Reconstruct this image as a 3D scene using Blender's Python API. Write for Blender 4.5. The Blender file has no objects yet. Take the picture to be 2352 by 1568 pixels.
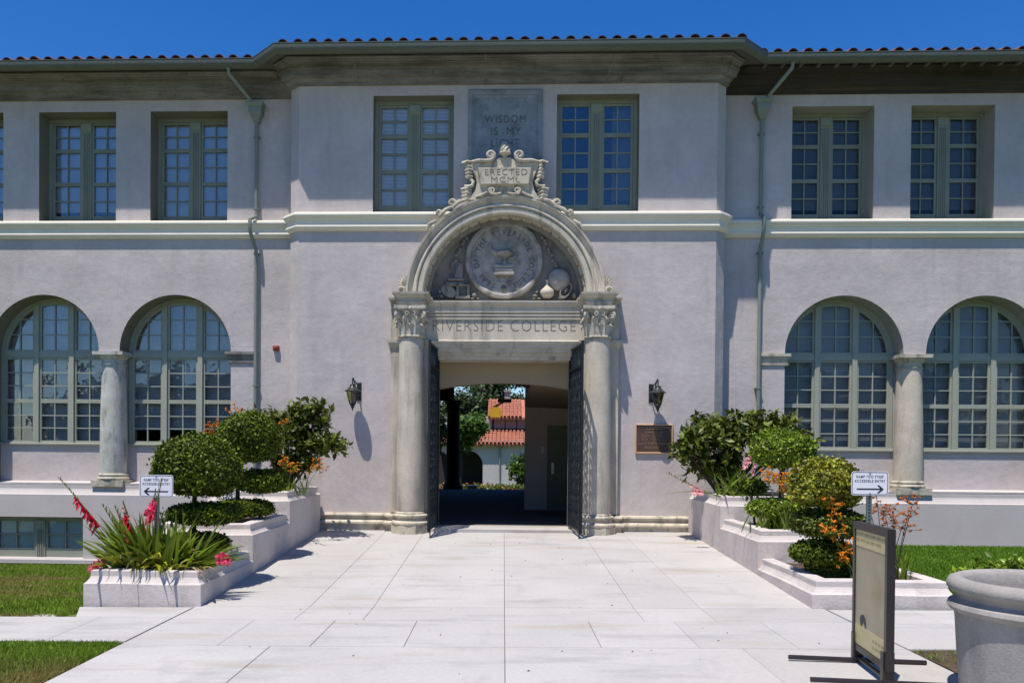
import bpy, bmesh, math, random
import numpy as np
from mathutils import Vector, Matrix
R = math.radians
random.seed(7); rng = np.random.default_rng(7)
scene = bpy.context.scene
COL = scene.collection

# ---------------------------------------------------------------- camera
cam = bpy.data.cameras.new('camera'); camo = bpy.data.objects.new('camera', cam); COL.objects.link(camo)
cam.sensor_width = 36.0; cam.lens = 1890.0/2352.0*36.0
cam.shift_x = 0.0401; cam.shift_y = 0.1168
cam.clip_start = 0.1; cam.clip_end = 2000
camo.matrix_world = (Matrix.Translation((0, -16, 1.8)) @ Matrix.Rotation(0.03924, 4, 'Z')
                     @ Matrix.Rotation(math.pi/2-0.01107, 4, 'X') @ Matrix.Rotation(0.00846, 4, 'Z'))
scene.camera = camo
# ---------------------------------------------------------------- light
SUN = Vector((0.60, 1.0, -3.2)).normalized()           # travel direction of the sunlight
world = bpy.data.worlds.new('World'); scene.world = world; world.use_nodes = True
wn = world.node_tree; wn.nodes.clear()
sky = wn.nodes.new('ShaderNodeTexSky'); sky.sky_type = 'NISHITA'; sky.sun_disc = False
sky.sun_elevation = math.asin(-SUN.z); sky.sun_rotation = math.atan2(-SUN.x, -SUN.y)
sky.altitude = 300; sky.air_density = 1.0; sky.dust_density = 0.25; sky.ozone_density = 4.0
hs = wn.nodes.new('ShaderNodeHueSaturation'); hs.inputs['Saturation'].default_value = 1.36; hs.inputs['Value'].default_value = 1.42; hs.inputs['Hue'].default_value = 0.511
bg = wn.nodes.new('ShaderNodeBackground'); bg.inputs['Strength'].default_value = 0.092
wo = wn.nodes.new('ShaderNodeOutputWorld')
wn.links.new(sky.outputs[0], hs.inputs['Color']); wn.links.new(hs.outputs[0], bg.inputs[0]); wn.links.new(bg.outputs[0], wo.inputs[0])
sl = bpy.data.lights.new('sun', 'SUN'); sl.energy = 5.0; sl.angle = R(0.55); sl.color = (1.0, 0.94, 0.865)
so = bpy.data.objects.new('sun', sl); COL.objects.link(so)
so.rotation_euler = SUN.to_track_quat('-Z', 'Y').to_euler(); so.location = (-8, -20, 40)
vs = scene.view_settings
vs.view_transform = 'Standard'; vs.look = 'None'; vs.gamma = 1.0; vs.use_curve_mapping = False; vs.exposure = 0.20
scene.cycles.max_bounces = 8; scene.cycles.transparent_max_bounces = 16
scene.cycles.sample_clamp_indirect = 6.0

# ---------------------------------------------------------------- mesh helpers
ORG = {}
class MB:
    def __init__(s): s.v = []; s.f = []
    def add(s, vs_, fs):
        o = len(s.v); s.v += [tuple(p) for p in vs_]; s.f += [tuple(i+o for i in f) for f in fs]; return s
    def box(s, x0, x1, y0, y1, z0, z1):
        return s.add([(x0,y0,z0),(x1,y0,z0),(x1,y1,z0),(x0,y1,z0),(x0,y0,z1),(x1,y0,z1),(x1,y1,z1),(x0,y1,z1)],
                     [(0,3,2,1),(4,5,6,7),(0,1,5,4),(1,2,6,5),(2,3,7,6),(3,0,4,7)])
    def cbox(s, c, d): return s.box(c[0]-d[0]/2, c[0]+d[0]/2, c[1]-d[1]/2, c[1]+d[1]/2, c[2]-d[2]/2, c[2]+d[2]/2)
    def bevbox(s, x0, x1, y0, y1, z0, z1, b=0.01):
        # box with a chamfered front (the -y side)
        s.add([(x0,y1,z0),(x1,y1,z0),(x1,y1,z1),(x0,y1,z1),(x0,y0+b,z0),(x1,y0+b,z0),(x1,y0+b,z1),(x0,y0+b,z1),
               (x0+b,y0,z0+b),(x1-b,y0,z0+b),(x1-b,y0,z1-b),(x0+b,y0,z1-b)],
              [(0,3,2,1),(0,1,5,4),(1,2,6,5),(2,3,7,6),(3,0,4,7),(4,5,9,8),(5,6,10,9),(6,7,11,10),(7,4,8,11),(8,9,10,11)]); return s
    def prism(s, poly, y0, y1):          # poly in (x, z), extruded along y
        n = len(poly)
        s.add([(x,y0,z) for x,z in poly]+[(x,y1,z) for x,z in poly],
              [tuple(range(n)), tuple(range(2*n-1,n-1,-1))]+[(i,i+n,(i+1)%n+n,(i+1)%n) for i in range(n)]); return s
    def prismz(s, poly, z0, z1):
        n = len(poly)
        s.add([(x,y,z0) for x,y in poly]+[(x,y,z1) for x,y in poly],
              [tuple(range(n-1,-1,-1)), tuple(range(n,2*n))]+[(i,(i+1)%n,(i+1)%n+n,i+n) for i in range(n)]); return s
    def lathe(s, prof, c=(0,0,0), n=24, a0=0, a1=2*math.pi, caps=True):
        full = abs(a1-a0-2*math.pi) < 1e-6; m = n if full else n+1; vs_ = []; fs = []
        for r, z in prof:
            for i in range(m):
                a = a0+(a1-a0)*i/n; vs_.append((c[0]+r*math.cos(a), c[1]+r*math.sin(a), c[2]+z))
        for k in range(len(prof)-1):
            for i in range(n):
                j = (i+1) % m if full else i+1
                fs.append((k*m+i, k*m+j, (k+1)*m+j, (k+1)*m+i))
        if caps and full: fs += [tuple(range(m-1,-1,-1)), tuple(range((len(prof)-1)*m, len(prof)*m))]
        return s.add(vs_, fs)
    def sweep(s, path, prof, closed=False, zfun=None):
        # prof (offset, z); offset is to the right of travel in plan
        n = len(path); P = [Vector(p) for p in path]; ms = []
        for i in range(n):
            a = P[i]-P[i-1] if (i > 0 or closed) else P[1]-P[0]
            b = P[(i+1)%n]-P[i] if (i < n-1 or closed) else P[-1]-P[-2]
            a.normalize(); b.normalize()
            n1 = Vector((a.y,-a.x)); n2 = Vector((b.y,-b.x)); ms.append((n1+n2)/(1+n1.dot(n2)))
        vs_ = []; k = len(prof)
        for i in range(n):
            for o, z in prof:
                q = P[i]+ms[i]*o; vs_.append((q.x, q.y, z+(zfun(q.x,q.y) if zfun else 0)))
        fs = []
        for i in range(n if closed else n-1):
            j = (i+1)%n
            for t in range(k-1): fs.append((i*k+t, i*k+t+1, j*k+t+1, j*k+t))
        if not closed: fs += [tuple(range(k)), tuple(range((n-1)*k+k-1,(n-1)*k-1,-1))]
        return s.add(vs_, fs)
    def arc(s, prof, c, a0=0.0, a1=math.pi, n=48):
        # prof (r, y) closed loop swept round a y-axis through c=(x, z)
        k = len(prof); vs_ = []; fs = []
        for i in range(n+1):
            a = a0+(a1-a0)*i/n
            for r, y in prof: vs_.append((c[0]+r*math.cos(a), y, c[1]+r*math.sin(a)))
        for i in range(n):
            for t in range(k): fs.append((i*k+t, i*k+(t+1)%k, (i+1)*k+(t+1)%k, (i+1)*k+t))
        fs += [tuple(range(k-1,-1,-1)), tuple(range(n*k, n*k+k))]
        return s.add(vs_, fs)
    def tube(s, pts, rad, n=6, flat=1.0):
        P = [Vector(p) for p in pts]; m = len(P); vs_ = []; fs = []
        if not hasattr(rad, '__len__'): rad = [rad]*m
        up = Vector((0,0,1))
        for i in range(m):
            t = (P[min(i+1,m-1)]-P[max(i-1,0)])
            if t.length < 1e-9: t = Vector((0,0,1))
            t.normalize()
            a = t.cross(Vector((0,1,0)))
            if a.length < 0.15: a = t.cross(Vector((1,0,0)))
            a.normalize(); b = t.cross(a)
            for j in range(n):
                g = 2*math.pi*j/n; vs_.append(P[i]+a*math.cos(g)*rad[i]+b*math.sin(g)*rad[i]*flat)
        for i in range(m-1):
            for j in range(n): fs.append((i*n+j, i*n+(j+1)%n, (i+1)*n+(j+1)%n, (i+1)*n+j))
        fs += [tuple(range(n-1,-1,-1)), tuple(range((m-1)*n, m*n))]
        return s.add(vs_, fs)
    def ball(s, c, r, nu=16, nv=10):
        if not hasattr(r,'__len__'): r = (r,r,r)
        vs_ = [(c[0],c[1],c[2]-r[2])]; fs = []
        for i in range(1,nv):
            p = -math.pi/2+math.pi*i/nv
            for j in range(nu):
                t = 2*math.pi*j/nu
                vs_.append((c[0]+r[0]*math.cos(p)*math.cos(t), c[1]+r[1]*math.cos(p)*math.sin(t), c[2]+r[2]*math.sin(p)))
        vs_.append((c[0],c[1],c[2]+r[2])); L = len(vs_)-1
        for j in range(nu):
            fs.append((0, 1+(j+1)%nu, 1+j)); fs.append((L, 1+(nv-2)*nu+j, 1+(nv-2)*nu+(j+1)%nu))
            for i in range(nv-2): fs.append((1+i*nu+j, 1+i*nu+(j+1)%nu, 1+(i+1)*nu+(j+1)%nu, 1+(i+1)*nu+j))
        return s.add(vs_, fs)
    def mesh(s, name, mat, smooth=False, org=(0,0,0)):
        me = bpy.data.meshes.new(name)
        ox, oy, oz = org
        me.from_pydata([(x-ox,y-oy,z-oz) for x,y,z in s.v], [], s.f)
        if mat: me.materials.append(mat)
        if smooth:
            me.polygons.foreach_set('use_smooth', [True]*len(me.polygons))
            try: me.set_sharp_from_angle(angle=R(38))
            except Exception: pass
        me.update(); return me
    def build(s, name, mat, parent=None, smooth=False, org=None):
        if org is None: org = ORG.get(parent.name, (0,0,0)) if parent else (0,0,0)
        o = bpy.data.objects.new(name, s.mesh(name, mat, smooth, org)); COL.objects.link(o)
        if parent: o.parent = parent
        else: o.location = org
        ORG[o.name] = tuple(org)
        return o
def tag(o, label=None, cat=None, group=None, kind=None):
    for k, v in (('label',label),('category',cat),('group',group),('kind',kind)):
        if v: o[k] = v
    return o
def thing(name, label, cat, loc=(0,0,0), group=None, local=False, rz=0):
    o = bpy.data.objects.new(name, None); COL.objects.link(o); o.empty_display_size = 0.2
    o.location = loc; o.rotation_euler = (0,0,rz); ORG[o.name] = (0,0,0) if local else tuple(loc)
    return tag(o, label, cat, group)
def inst(name, me, parent, loc=(0,0,0), rot=(0,0,0), scl=(1,1,1)):
    # another object sharing a mesh whose data is local to its own centre
    o = bpy.data.objects.new(name, me); COL.objects.link(o); o.parent = parent
    g = ORG.get(parent.name, (0,0,0)); o.location = (loc[0]-g[0], loc[1]-g[1], loc[2]-g[2]); o.rotation_euler = rot; o.scale = scl
    ORG[o.name] = (0,0,0); return o
def npmesh(name, V, F, mat, parent=None, smooth=False, org=None):
    # V (n,3) array, F (m,k) array of equal-sized faces
    if org is None: org = ORG.get(parent.name,(0,0,0)) if parent else (0,0,0)
    me = bpy.data.meshes.new(name); V = np.asarray(V, dtype=np.float32)-np.array(org, dtype=np.float32); F = np.asarray(F, dtype=np.int32)
    m, k = F.shape
    me.vertices.add(len(V)); me.vertices.foreach_set('co', V.ravel())
    me.loops.add(m*k); me.loops.foreach_set('vertex_index', F.ravel())
    me.polygons.add(m); me.polygons.foreach_set('loop_start', np.arange(0,m*k,k,dtype=np.int32))
    me.polygons.foreach_set('loop_total', np.full(m,k,dtype=np.int32))
    if smooth: me.polygons.foreach_set('use_smooth', np.ones(m,dtype=bool))
    me.update(calc_edges=True); me.materials.append(mat)
    o = bpy.data.objects.new(name, me); COL.objects.link(o)
    if parent: o.parent = parent
    else: o.location = org
    ORG[o.name] = tuple(org); return o
def holed(outer, holes, y, mb, flip=False):
    # flat wall skin in the xz plane at y, with holes
    bm = bmesh.new()
    for lp in [outer]+holes:
        vs_ = [bm.verts.new((x,y,z)) for x,z in lp]
        for i in range(len(vs_)): bm.edges.new((vs_[i], vs_[(i+1)%len(vs_)]))
    bmesh.ops.triangle_fill(bm, use_beauty=True, use_dissolve=False, edges=bm.edges[:])
    bm.verts.index_update()
    mb.add([v.co[:] for v in bm.verts], [[v.index for v in f.verts] for f in bm.faces]); bm.free()
def reveal(loop, y0, y1, mb, closed=True, skip=()):
    n = len(loop)
    for i in range(n if closed else n-1):
        if i in skip: continue
        a, b = loop[i], loop[(i+1)%n]
        mb.add([(a[0],y0,a[1]),(b[0],y0,b[1]),(b[0],y1,b[1]),(a[0],y1,a[1])], [(0,1,2,3)])
def arcpts(cx, cz, r, a0, a1, n): return [(cx+r*math.cos(a0+(a1-a0)*i/n), cz+r*math.sin(a0+(a1-a0)*i/n)) for i in range(n+1)]
def clip(poly, x0, x1, z0, z1):
    def cut(P, f, ip):
        out = []
        for i in range(len(P)):
            a, b = P[i-1], P[i]; fa, fb = f(a), f(b)
            if fa >= 0:
                out.append(a)
                if fb < 0: out.append(ip(a,b,fa,fb))
            elif fb >= 0: out.append(ip(a,b,fa,fb))
        return out
    ip = lambda a,b,fa,fb: (a[0]+(b[0]-a[0])*fa/(fa-fb), a[1]+(b[1]-a[1])*fa/(fa-fb))
    for f in (lambda p: p[0]-x0, lambda p: x1-p[0], lambda p: p[1]-z0, lambda p: z1-p[1]):
        poly = cut(poly, f, ip)
        if len(poly) < 3: return []
    out = []
    for p in poly:
        if not out or abs(p[0]-out[-1][0])+abs(p[1]-out[-1][1]) > 1e-5: out.append(p)
    if len(out) > 2 and abs(out[0][0]-out[-1][0])+abs(out[0][1]-out[-1][1]) < 1e-5: out.pop()
    return out if len(out) > 2 else []
def area(P): return abs(sum(P[i-1][0]*P[i][1]-P[i][0]*P[i-1][1] for i in range(len(P))))/2 if P else 0
_tc = {}
def text_mb(txt, x0, x1, z0, z1, y, mb, depth=0.006, off=-0.018):
    # lettering fitted into a rectangle of the xz plane, front at y-depth
    V, F = glyphs(txt, 1.15, off)
    mnx, mxx = min(v[0] for v in V), max(v[0] for v in V); mnz, mxz = min(v[1] for v in V), max(v[1] for v in V)
    mb.add([(x0+(v[0]-mnx)/(mxx-mnx)*(x1-x0), y-(depth if v[2] > 0 else 0), z0+(v[1]-mnz)/(mxz-mnz)*(z1-z0)) for v in V], F)
def glyphs(txt, spacing=1.15, off=-0.018):
    if (txt, spacing, off) in _tc: return _tc[(txt, spacing, off)]
    cu = bpy.data.curves.new('t', 'FONT'); cu.body = txt; cu.extrude = 0.02; cu.resolution_u = 3; cu.offset = off; cu.space_character = spacing
    ob = bpy.data.objects.new('t', cu); COL.objects.link(ob)
    dg = bpy.context.evaluated_depsgraph_get(); me = bpy.data.meshes.new_from_object(ob.evaluated_get(dg))
    out = ([tuple(v.co) for v in me.vertices], [tuple(p.vertices) for p in me.polygons])
    bpy.data.objects.remove(ob); bpy.data.curves.remove(cu); bpy.data.meshes.remove(me)
    _tc[(txt, spacing, off)] = out; return out
def spiral(c, r, turns, a0, sgn=1, n=22, y=0.0, rmin=0.18):
    # flat spiral in the xz plane, from outside in
    out = []
    for i in range(n+1):
        t = i/n; a = a0+sgn*turns*2*math.pi*t; q = r*(1-(1-rmin)*t); out.append((c[0]+q*math.cos(a), y, c[1]+q*math.sin(a)))
    return out

# ---------------------------------------------------------------- materials
def nd(nt, t, **kw):
    n = nt.nodes.new(t)
    for k, v in kw.items():
        if k in n.inputs: n.inputs[k].default_value = v
        else: setattr(n, k, v)
    return n
def surf(name, col, rough=0.85, var=0.12, scale=1.5, fine=0.06, fscale=30, bump=0.0, bscale=40, bump2=0.0, b2scale=3,
         stains=(), metallic=0.0, spec=0.3, island=0.0, trans=0.0, orand=0.0):
    m = bpy.data.materials.new(name); m.use_nodes = True; nt = m.node_tree; L = nt.links.new
    b = nt.nodes['Principled BSDF']; geo = nd(nt,'ShaderNodeNewGeometry')
    b.inputs['Roughness'].default_value = rough; b.inputs['Metallic'].default_value = metallic
    b.inputs['Specular IOR Level'].default_value = spec
    base = nd(nt,'ShaderNodeRGB'); base.outputs[0].default_value = (*col,1); cur = base.outputs[0]
    def noise(sc, det=5, vec=None, ro=0.55):
        n = nd(nt,'ShaderNodeTexNoise', Scale=sc, Detail=det, Roughness=ro); L(vec or geo.outputs['Position'], n.inputs['Vector']); return n.outputs['Fac']
    def mulv(cur, fac, lo, hi):
        r = nd(nt,'ShaderNodeMapRange'); r.inputs['From Min'].default_value = 0.3; r.inputs['From Max'].default_value = 0.7
        r.inputs['To Min'].default_value = lo; r.inputs['To Max'].default_value = hi; L(fac, r.inputs['Value'])
        x = nd(nt,'ShaderNodeVectorMath', operation='SCALE'); L(cur, x.inputs[0]); L(r.outputs[0], x.inputs['Scale']); return x.outputs[0]
    if var: cur = mulv(cur, noise(scale), 1-var, 1+var)
    if fine: cur = mulv(cur, noise(fscale, 4), 1-fine, 1+fine)
    if island:
        r = nd(nt,'ShaderNodeMapRange'); r.inputs['To Min'].default_value = 1-island; r.inputs['To Max'].default_value = 1+island
        L(geo.outputs['Random Per Island'], r.inputs['Value'])
        x = nd(nt,'ShaderNodeVectorMath', operation='SCALE'); L(cur, x.inputs[0]); L(r.outputs[0], x.inputs['Scale']); cur = x.outputs[0]
    if orand:
        oi = nd(nt,'ShaderNodeObjectInfo'); r = nd(nt,'ShaderNodeMapRange'); r.inputs['To Min'].default_value = 1-orand; r.inputs['To Max'].default_value = 1+orand
        L(oi.outputs['Random'], r.inputs['Value'])
        x = nd(nt,'ShaderNodeVectorMath', operation='SCALE'); L(cur, x.inputs[0]); L(r.outputs[0], x.inputs['Scale']); cur = x.outputs[0]
    for (sc, amt, vec, lo, hi) in stains:
        mp = nd(nt,'ShaderNodeMapping'); mp.inputs['Scale'].default_value = vec; L(geo.outputs['Position'], mp.inputs['Vector'])
        f = noise(1.0, 6, mp.outputs[0], 0.62)
        r = nd(nt,'ShaderNodeMapRange'); r.inputs['From Min'].default_value = lo; r.inputs['From Max'].default_value = hi
        r.inputs['To Min'].default_value = 0; r.inputs['To Max'].default_value = amt; L(f, r.inputs['Value'])
        mx = nd(nt,'ShaderNodeMix', data_type='RGBA'); L(r.outputs[0], mx.inputs[0]); L(cur, mx.inputs[6]); mx.inputs[7].default_value = (*sc,1); cur = mx.outputs[2]
    L(cur, b.inputs['Base Color'])
    if bump or bump2:
        last = None
        for st, sc in ((bump2, b2scale),(bump, bscale)):
            if not st: continue
            bp = nd(nt,'ShaderNodeBump'); bp.inputs['Strength'].default_value = 1.0; bp.inputs['Distance'].default_value = st
            L(noise(sc, 4), bp.inputs['Height'])
            if last: L(last, bp.inputs['Normal'])
            last = bp.outputs[0]
        L(last, b.inputs['Normal'])
    if trans:
        tr = nd(nt,'ShaderNodeBsdfTranslucent'); L(cur, tr.inputs['Color'])
        ms = nd(nt,'ShaderNodeMixShader'); ms.inputs[0].default_value = trans
        L(b.outputs[0], ms.inputs[1]); L(tr.outputs[0], ms.inputs[2]); L(ms.outputs[0], nt.nodes['Material Output'].inputs[0])
    return m
def glass(name, tint=(0.80,0.86,0.9), gain=1.0, wav=0.004):
    m = bpy.data.materials.new(name); m.use_nodes = True; nt = m.node_tree; L = nt.links.new; nt.nodes.remove(nt.nodes['Principled BSDF'])
    geo = nd(nt,'ShaderNodeNewGeometry'); nz = nd(nt,'ShaderNodeTexNoise', Scale=2.2, Detail=2.0); L(geo.outputs['Position'], nz.inputs['Vector'])
    bp = nd(nt,'ShaderNodeBump'); bp.inputs['Distance'].default_value = wav; L(nz.outputs['Fac'], bp.inputs['Height'])
    fr = nd(nt,'ShaderNodeFresnel', IOR=1.5); L(bp.outputs[0], fr.inputs['Normal'])
    mu = nd(nt,'ShaderNodeMath', operation='MULTIPLY'); mu.inputs[1].default_value = gain; L(fr.outputs[0], mu.inputs[0])
    tb = nd(nt,'ShaderNodeBsdfTransparent'); tb.inputs[0].default_value = (*tint,1)
    gb = nd(nt,'ShaderNodeBsdfGlossy'); gb.inputs['Roughness'].default_value = 0.015; L(bp.outputs[0], gb.inputs['Normal'])
    ms = nd(nt,'ShaderNodeMixShader'); L(mu.outputs[0], ms.inputs[0]); L(tb.outputs[0], ms.inputs[1]); L(gb.outputs[0], ms.inputs[2])
    L(ms.outputs[0], nt.nodes['Material Output'].inputs[0]); return m

M = {}
M['stucco'] = surf('stucco', (0.495,0.443,0.42), 0.9, 0.11, 0.8, 0.05, 9, bump=0.004, bscale=45, bump2=0.02, b2scale=2.2,
                   stains=[((0.35,0.31,0.295),0.5,(1.5,1.5,0.35),0.53,0.78),((0.36,0.32,0.30),0.45,(5,5,0.45),0.56,0.76),((0.56,0.53,0.53),0.4,(1.3,1.3,1.3),0.54,0.76)])
M['stucco_low'] = surf('stucco_low', (0.51,0.455,0.43), 0.9, 0.07, 0.9, 0.05, 9, bump=0.004, bscale=45, bump2=0.02, b2scale=2.2,
                   stains=[((0.42,0.36,0.30),0.5,(1.0,1.0,0.9),0.52,0.75)])
M['planter'] = surf('planter_stucco', (0.56,0.50,0.465), 0.9, 0.10, 1.8, 0.05, 14, bump=0.004, bscale=50, bump2=0.012, b2scale=4,
                   stains=[((0.31,0.27,0.24),0.55,(3.5,3.5,0.6),0.54,0.78),((0.22,0.19,0.165),0.6,(8,8,5),0.64,0.78)])
M['stone'] = surf('portal_stone', (0.52,0.47,0.38), 0.85, 0.14, 2.5, 0.08, 30, bump=0.004, bscale=60,
                   stains=[((0.11,0.10,0.085),0.75,(5,5,0.6),0.52,0.78),((0.45,0.35,0.21),0.45,(2,2,1.1),0.57,0.75)])
M['stone_carved'] = surf('carved_stone', (0.50,0.45,0.355), 0.85, 0.14, 5, 0.08, 40, bump=0.003, bscale=70,
                   stains=[((0.10,0.09,0.07),0.8,(7,7,4),0.50,0.72)])
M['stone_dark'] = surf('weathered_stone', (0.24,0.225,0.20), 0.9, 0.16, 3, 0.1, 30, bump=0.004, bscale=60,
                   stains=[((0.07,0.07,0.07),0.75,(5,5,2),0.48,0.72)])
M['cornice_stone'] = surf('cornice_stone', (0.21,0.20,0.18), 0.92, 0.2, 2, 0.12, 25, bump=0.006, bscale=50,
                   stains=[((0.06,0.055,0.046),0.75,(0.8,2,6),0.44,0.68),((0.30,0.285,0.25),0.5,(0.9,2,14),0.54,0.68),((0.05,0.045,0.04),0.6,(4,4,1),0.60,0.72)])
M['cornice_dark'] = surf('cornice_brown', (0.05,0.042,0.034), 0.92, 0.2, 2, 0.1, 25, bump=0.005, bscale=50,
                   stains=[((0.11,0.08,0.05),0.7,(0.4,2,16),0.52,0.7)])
M['letter_dark'] = surf('letter_dark', (0.125,0.125,0.12), 0.9, 0.15, 6, 0.05)
M['letter_mid'] = surf('letter_mid', (0.20,0.17,0.125), 0.9, 0.2, 8, 0.05)
M['panel_stone'] = surf('inscription_stone', (0.25,0.27,0.29), 0.85, 0.16, 3, 0.1, 30, bump=0.004, bscale=50,
                   stains=[((0.09,0.095,0.10),0.85,(3,3,2.5),0.52,0.72)])
M['trim'] = surf('white_trim', (0.76,0.70,0.57), 0.6, 0.04, 1.5, 0.02, 20, bump=0.0015, bscale=20, bump2=0.006, b2scale=2.5)
M['trim_wall'] = surf('ledge_paint', (0.53,0.475,0.445), 0.8, 0.05, 1.5, 0.03, 20, bump=0.002, bscale=30,
                   stains=[((0.40,0.36,0.32),0.35,(2,2,1.5),0.58,0.75)])
M['frame'] = surf('window_paint', (0.235,0.255,0.195), 0.55, 0.06, 3, 0.03, 30, spec=0.4)
M['frame_lo'] = surf('window_paint_pale', (0.34,0.35,0.275), 0.55, 0.06, 3, 0.03, 30, spec=0.4)
M['gutter'] = surf('gutter_paint', (0.095,0.105,0.078), 0.45, 0.08, 3, 0.04, 30, spec=0.45)
M['pipe'] = surf('pipe_paint', (0.195,0.23,0.195), 0.5, 0.08, 3, 0.04, 30, spec=0.45)
M['soffit'] = surf('soffit_paint', (0.11,0.115,0.085), 0.8, 0.1, 2, 0.05)
M['tile'] = surf('roof_tile', (0.22,0.078,0.05), 0.88, 0.3, 3, 0.15, 40, bump=0.003, bscale=60, orand=0.3)
M['tile_far'] = surf('roof_tile_far', (0.42,0.16,0.10), 0.85, 0.2, 1.5, 0.08, 12)
M['glass'] = glass('window_glass', (0.97,0.98,0.99), 2.2)
M['glass_dark'] = glass('window_glass_dark', (0.84,0.86,0.87), 0.6)
M['blind_l'] = surf('blind_pale', (0.52,0.54,0.57), 0.9, 0.06, 2, 0.0)
M['blind_w'] = surf('blind_white', (0.90,0.91,0.93), 0.8, 0.03, 2, 0.0)
M['blind_d'] = surf('blind_grey', (0.17,0.175,0.19), 0.9, 0.06, 2, 0.0)
M['blind_m'] = surf('blind_mid', (0.56,0.57,0.60), 0.9, 0.06, 2, 0.0)
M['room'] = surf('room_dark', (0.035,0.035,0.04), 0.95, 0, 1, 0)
M['conc'] = surf('concrete', (0.425,0.408,0.385), 0.85, 0.06, 0.7, 0.05, 25, bump=0.0015, bscale=90, orand=0.045,
                 stains=[((0.22,0.21,0.195),0.65,(0.6,2.2,1),0.53,0.78),((0.34,0.27,0.19),0.6,(0.35,1.8,1),0.56,0.73),((0.17,0.165,0.155),0.6,(13,13,1),0.69,0.78),((0.30,0.29,0.28),0.5,(1.9,0.7,1),0.60,0.76)])
M['joint'] = surf('joint_dirt', (0.23,0.215,0.19), 0.95, 0.2, 8, 0.1)
M['conc_pot'] = surf('cast_concrete', (0.31,0.29,0.262), 0.85, 0.12, 4, 0.08, 40, bump=0.003, bscale=60,
                 stains=[((0.16,0.16,0.155),0.6,(6,6,1.5),0.52,0.75),((0.42,0.40,0.37),0.4,(10,10,10),0.62,0.75)])
M['soil'] = surf('soil', (0.085,0.058,0.04), 0.98, 0.3, 6, 0.25, 60, bump=0.02, bscale=40)
M['lawn'] = surf('lawn_ground', (0.10,0.14,0.03), 0.95, 0.25, 2, 0.25, 60, bump=0.02, bscale=60,
                 stains=[((0.22,0.16,0.065),0.85,(0.35,0.9,1),0.50,0.66)])
M['grass'] = surf('grass_blade', (0.165,0.26,0.02), 0.6, 0.2, 2, 0, island=0.45, trans=0.35, spec=0.25,
                 stains=[((0.30,0.22,0.08),0.85,(0.35,0.9,1),0.50,0.66)])
M['leaf_box'] = surf('box_leaf', (0.09,0.125,0.006), 0.48, 0.4, 4, 0, island=0.8, trans=0.15, spec=0.25)
M['leaf_box2'] = surf('box_leaf_yellow', (0.22,0.225,0.014), 0.42, 0.4, 4, 0, island=0.7, trans=0.15, spec=0.4)
M['leaf_dark'] = surf('shrub_leaf', (0.095,0.120,0.013), 0.45, 0.2, 4, 0, island=0.7, trans=0.2, spec=0.3,
                 stains=[((0.20,0.09,0.035),0.6,(7,7,7),0.63,0.72)])
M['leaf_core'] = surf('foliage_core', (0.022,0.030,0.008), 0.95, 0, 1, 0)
M['blade'] = surf('sword_leaf', (0.16,0.225,0.018), 0.42, 0.15, 5, 0, island=0.5, trans=0.3, spec=0.45)
M['blade_dry'] = surf('dry_stalk', (0.34,0.25,0.13), 0.8, 0.2, 8, 0, island=0.3)
M['bark'] = surf('bark', (0.055,0.04,0.03), 0.95, 0.3, 8, 0.2, 50, bump=0.008, bscale=40)
M['red'] = surf('petal_red', (0.66,0.022,0.06), 0.5, 0.15, 12, 0, island=0.35, trans=0.3)
M['pink'] = surf('petal_pink', (0.86,0.10,0.20), 0.5, 0.15, 12, 0, island=0.3, trans=0.3)
M['palepink'] = surf('petal_pale', (0.88,0.42,0.42), 0.5, 0.15, 12, 0, island=0.25, trans=0.3)
M['orange'] = surf('petal_orange', (0.70,0.225,0.010), 0.55, 0.15, 12, 0, island=0.35, trans=0.25)
M['orange_dk'] = surf('petal_rust', (0.50,0.15,0.03), 0.6, 0.2, 12, 0, island=0.35, trans=0.2)
M['iron'] = surf('gate_iron', (0.012,0.018,0.022), 0.55, 0.1, 6, 0.05, spec=0.25)
M['black'] = surf('lantern_black', (0.017,0.021,0.02), 0.32, 0.15, 8, 0.05, spec=0.6)
M['lampglass'] = glass('lantern_glass', (0.55,0.52,0.44), 1.4, 0.002)
M['lamp_in'] = surf('lantern_inside', (0.35,0.30,0.20), 0.8, 0.1)
M['bronze'] = surf('plaque_bronze', (0.075,0.045,0.03), 0.5, 0.2, 12, 0.1, spec=0.5)
M['bronze_edge'] = surf('plaque_rim', (0.62,0.36,0.17), 0.42, 0.12, 10, 0.05, spec=0.6)
M['bronze_txt'] = surf('plaque_letters', (0.26,0.16,0.085), 0.5, 0.15, 12, 0.05)
M['sign'] = surf('sign_white', (0.76,0.76,0.80), 0.45, 0.03, 4, 0.0, spec=0.5)
M['signk'] = surf('sign_black', (0.02,0.02,0.025), 0.5, 0, 1, 0)
M['galv'] = surf('galvanised', (0.16,0.19,0.19), 0.5, 0.15, 9, 0.05, metallic=0.3)
M['alarm'] = surf('alarm_red', (0.25,0.035,0.025), 0.5, 0.1)
M['board_frame'] = surf('board_frame', (0.022,0.017,0.018), 0.4, 0.15, 6, 0.05, spec=0.5)
M['board_paper'] = surf('board_paper', (0.36,0.31,0.20), 0.5, 0.08, 4, 0.03, 20, spec=0.5,
                 stains=[((0.25,0.19,0.085),0.6,(2,3,2),0.52,0.72)])
M['board_strip'] = surf('board_strip', (0.52,0.44,0.23), 0.5, 0.06, 6, 0.03)
M['board_ink'] = surf('board_ink', (0.33,0.28,0.13), 0.6, 0.1, 6, 0)
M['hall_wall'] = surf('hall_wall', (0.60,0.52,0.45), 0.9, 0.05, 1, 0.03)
M['hall_ceil'] = surf('hall_ceiling', (0.36,0.29,0.19), 0.9, 0.05, 1, 0.03)
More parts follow.
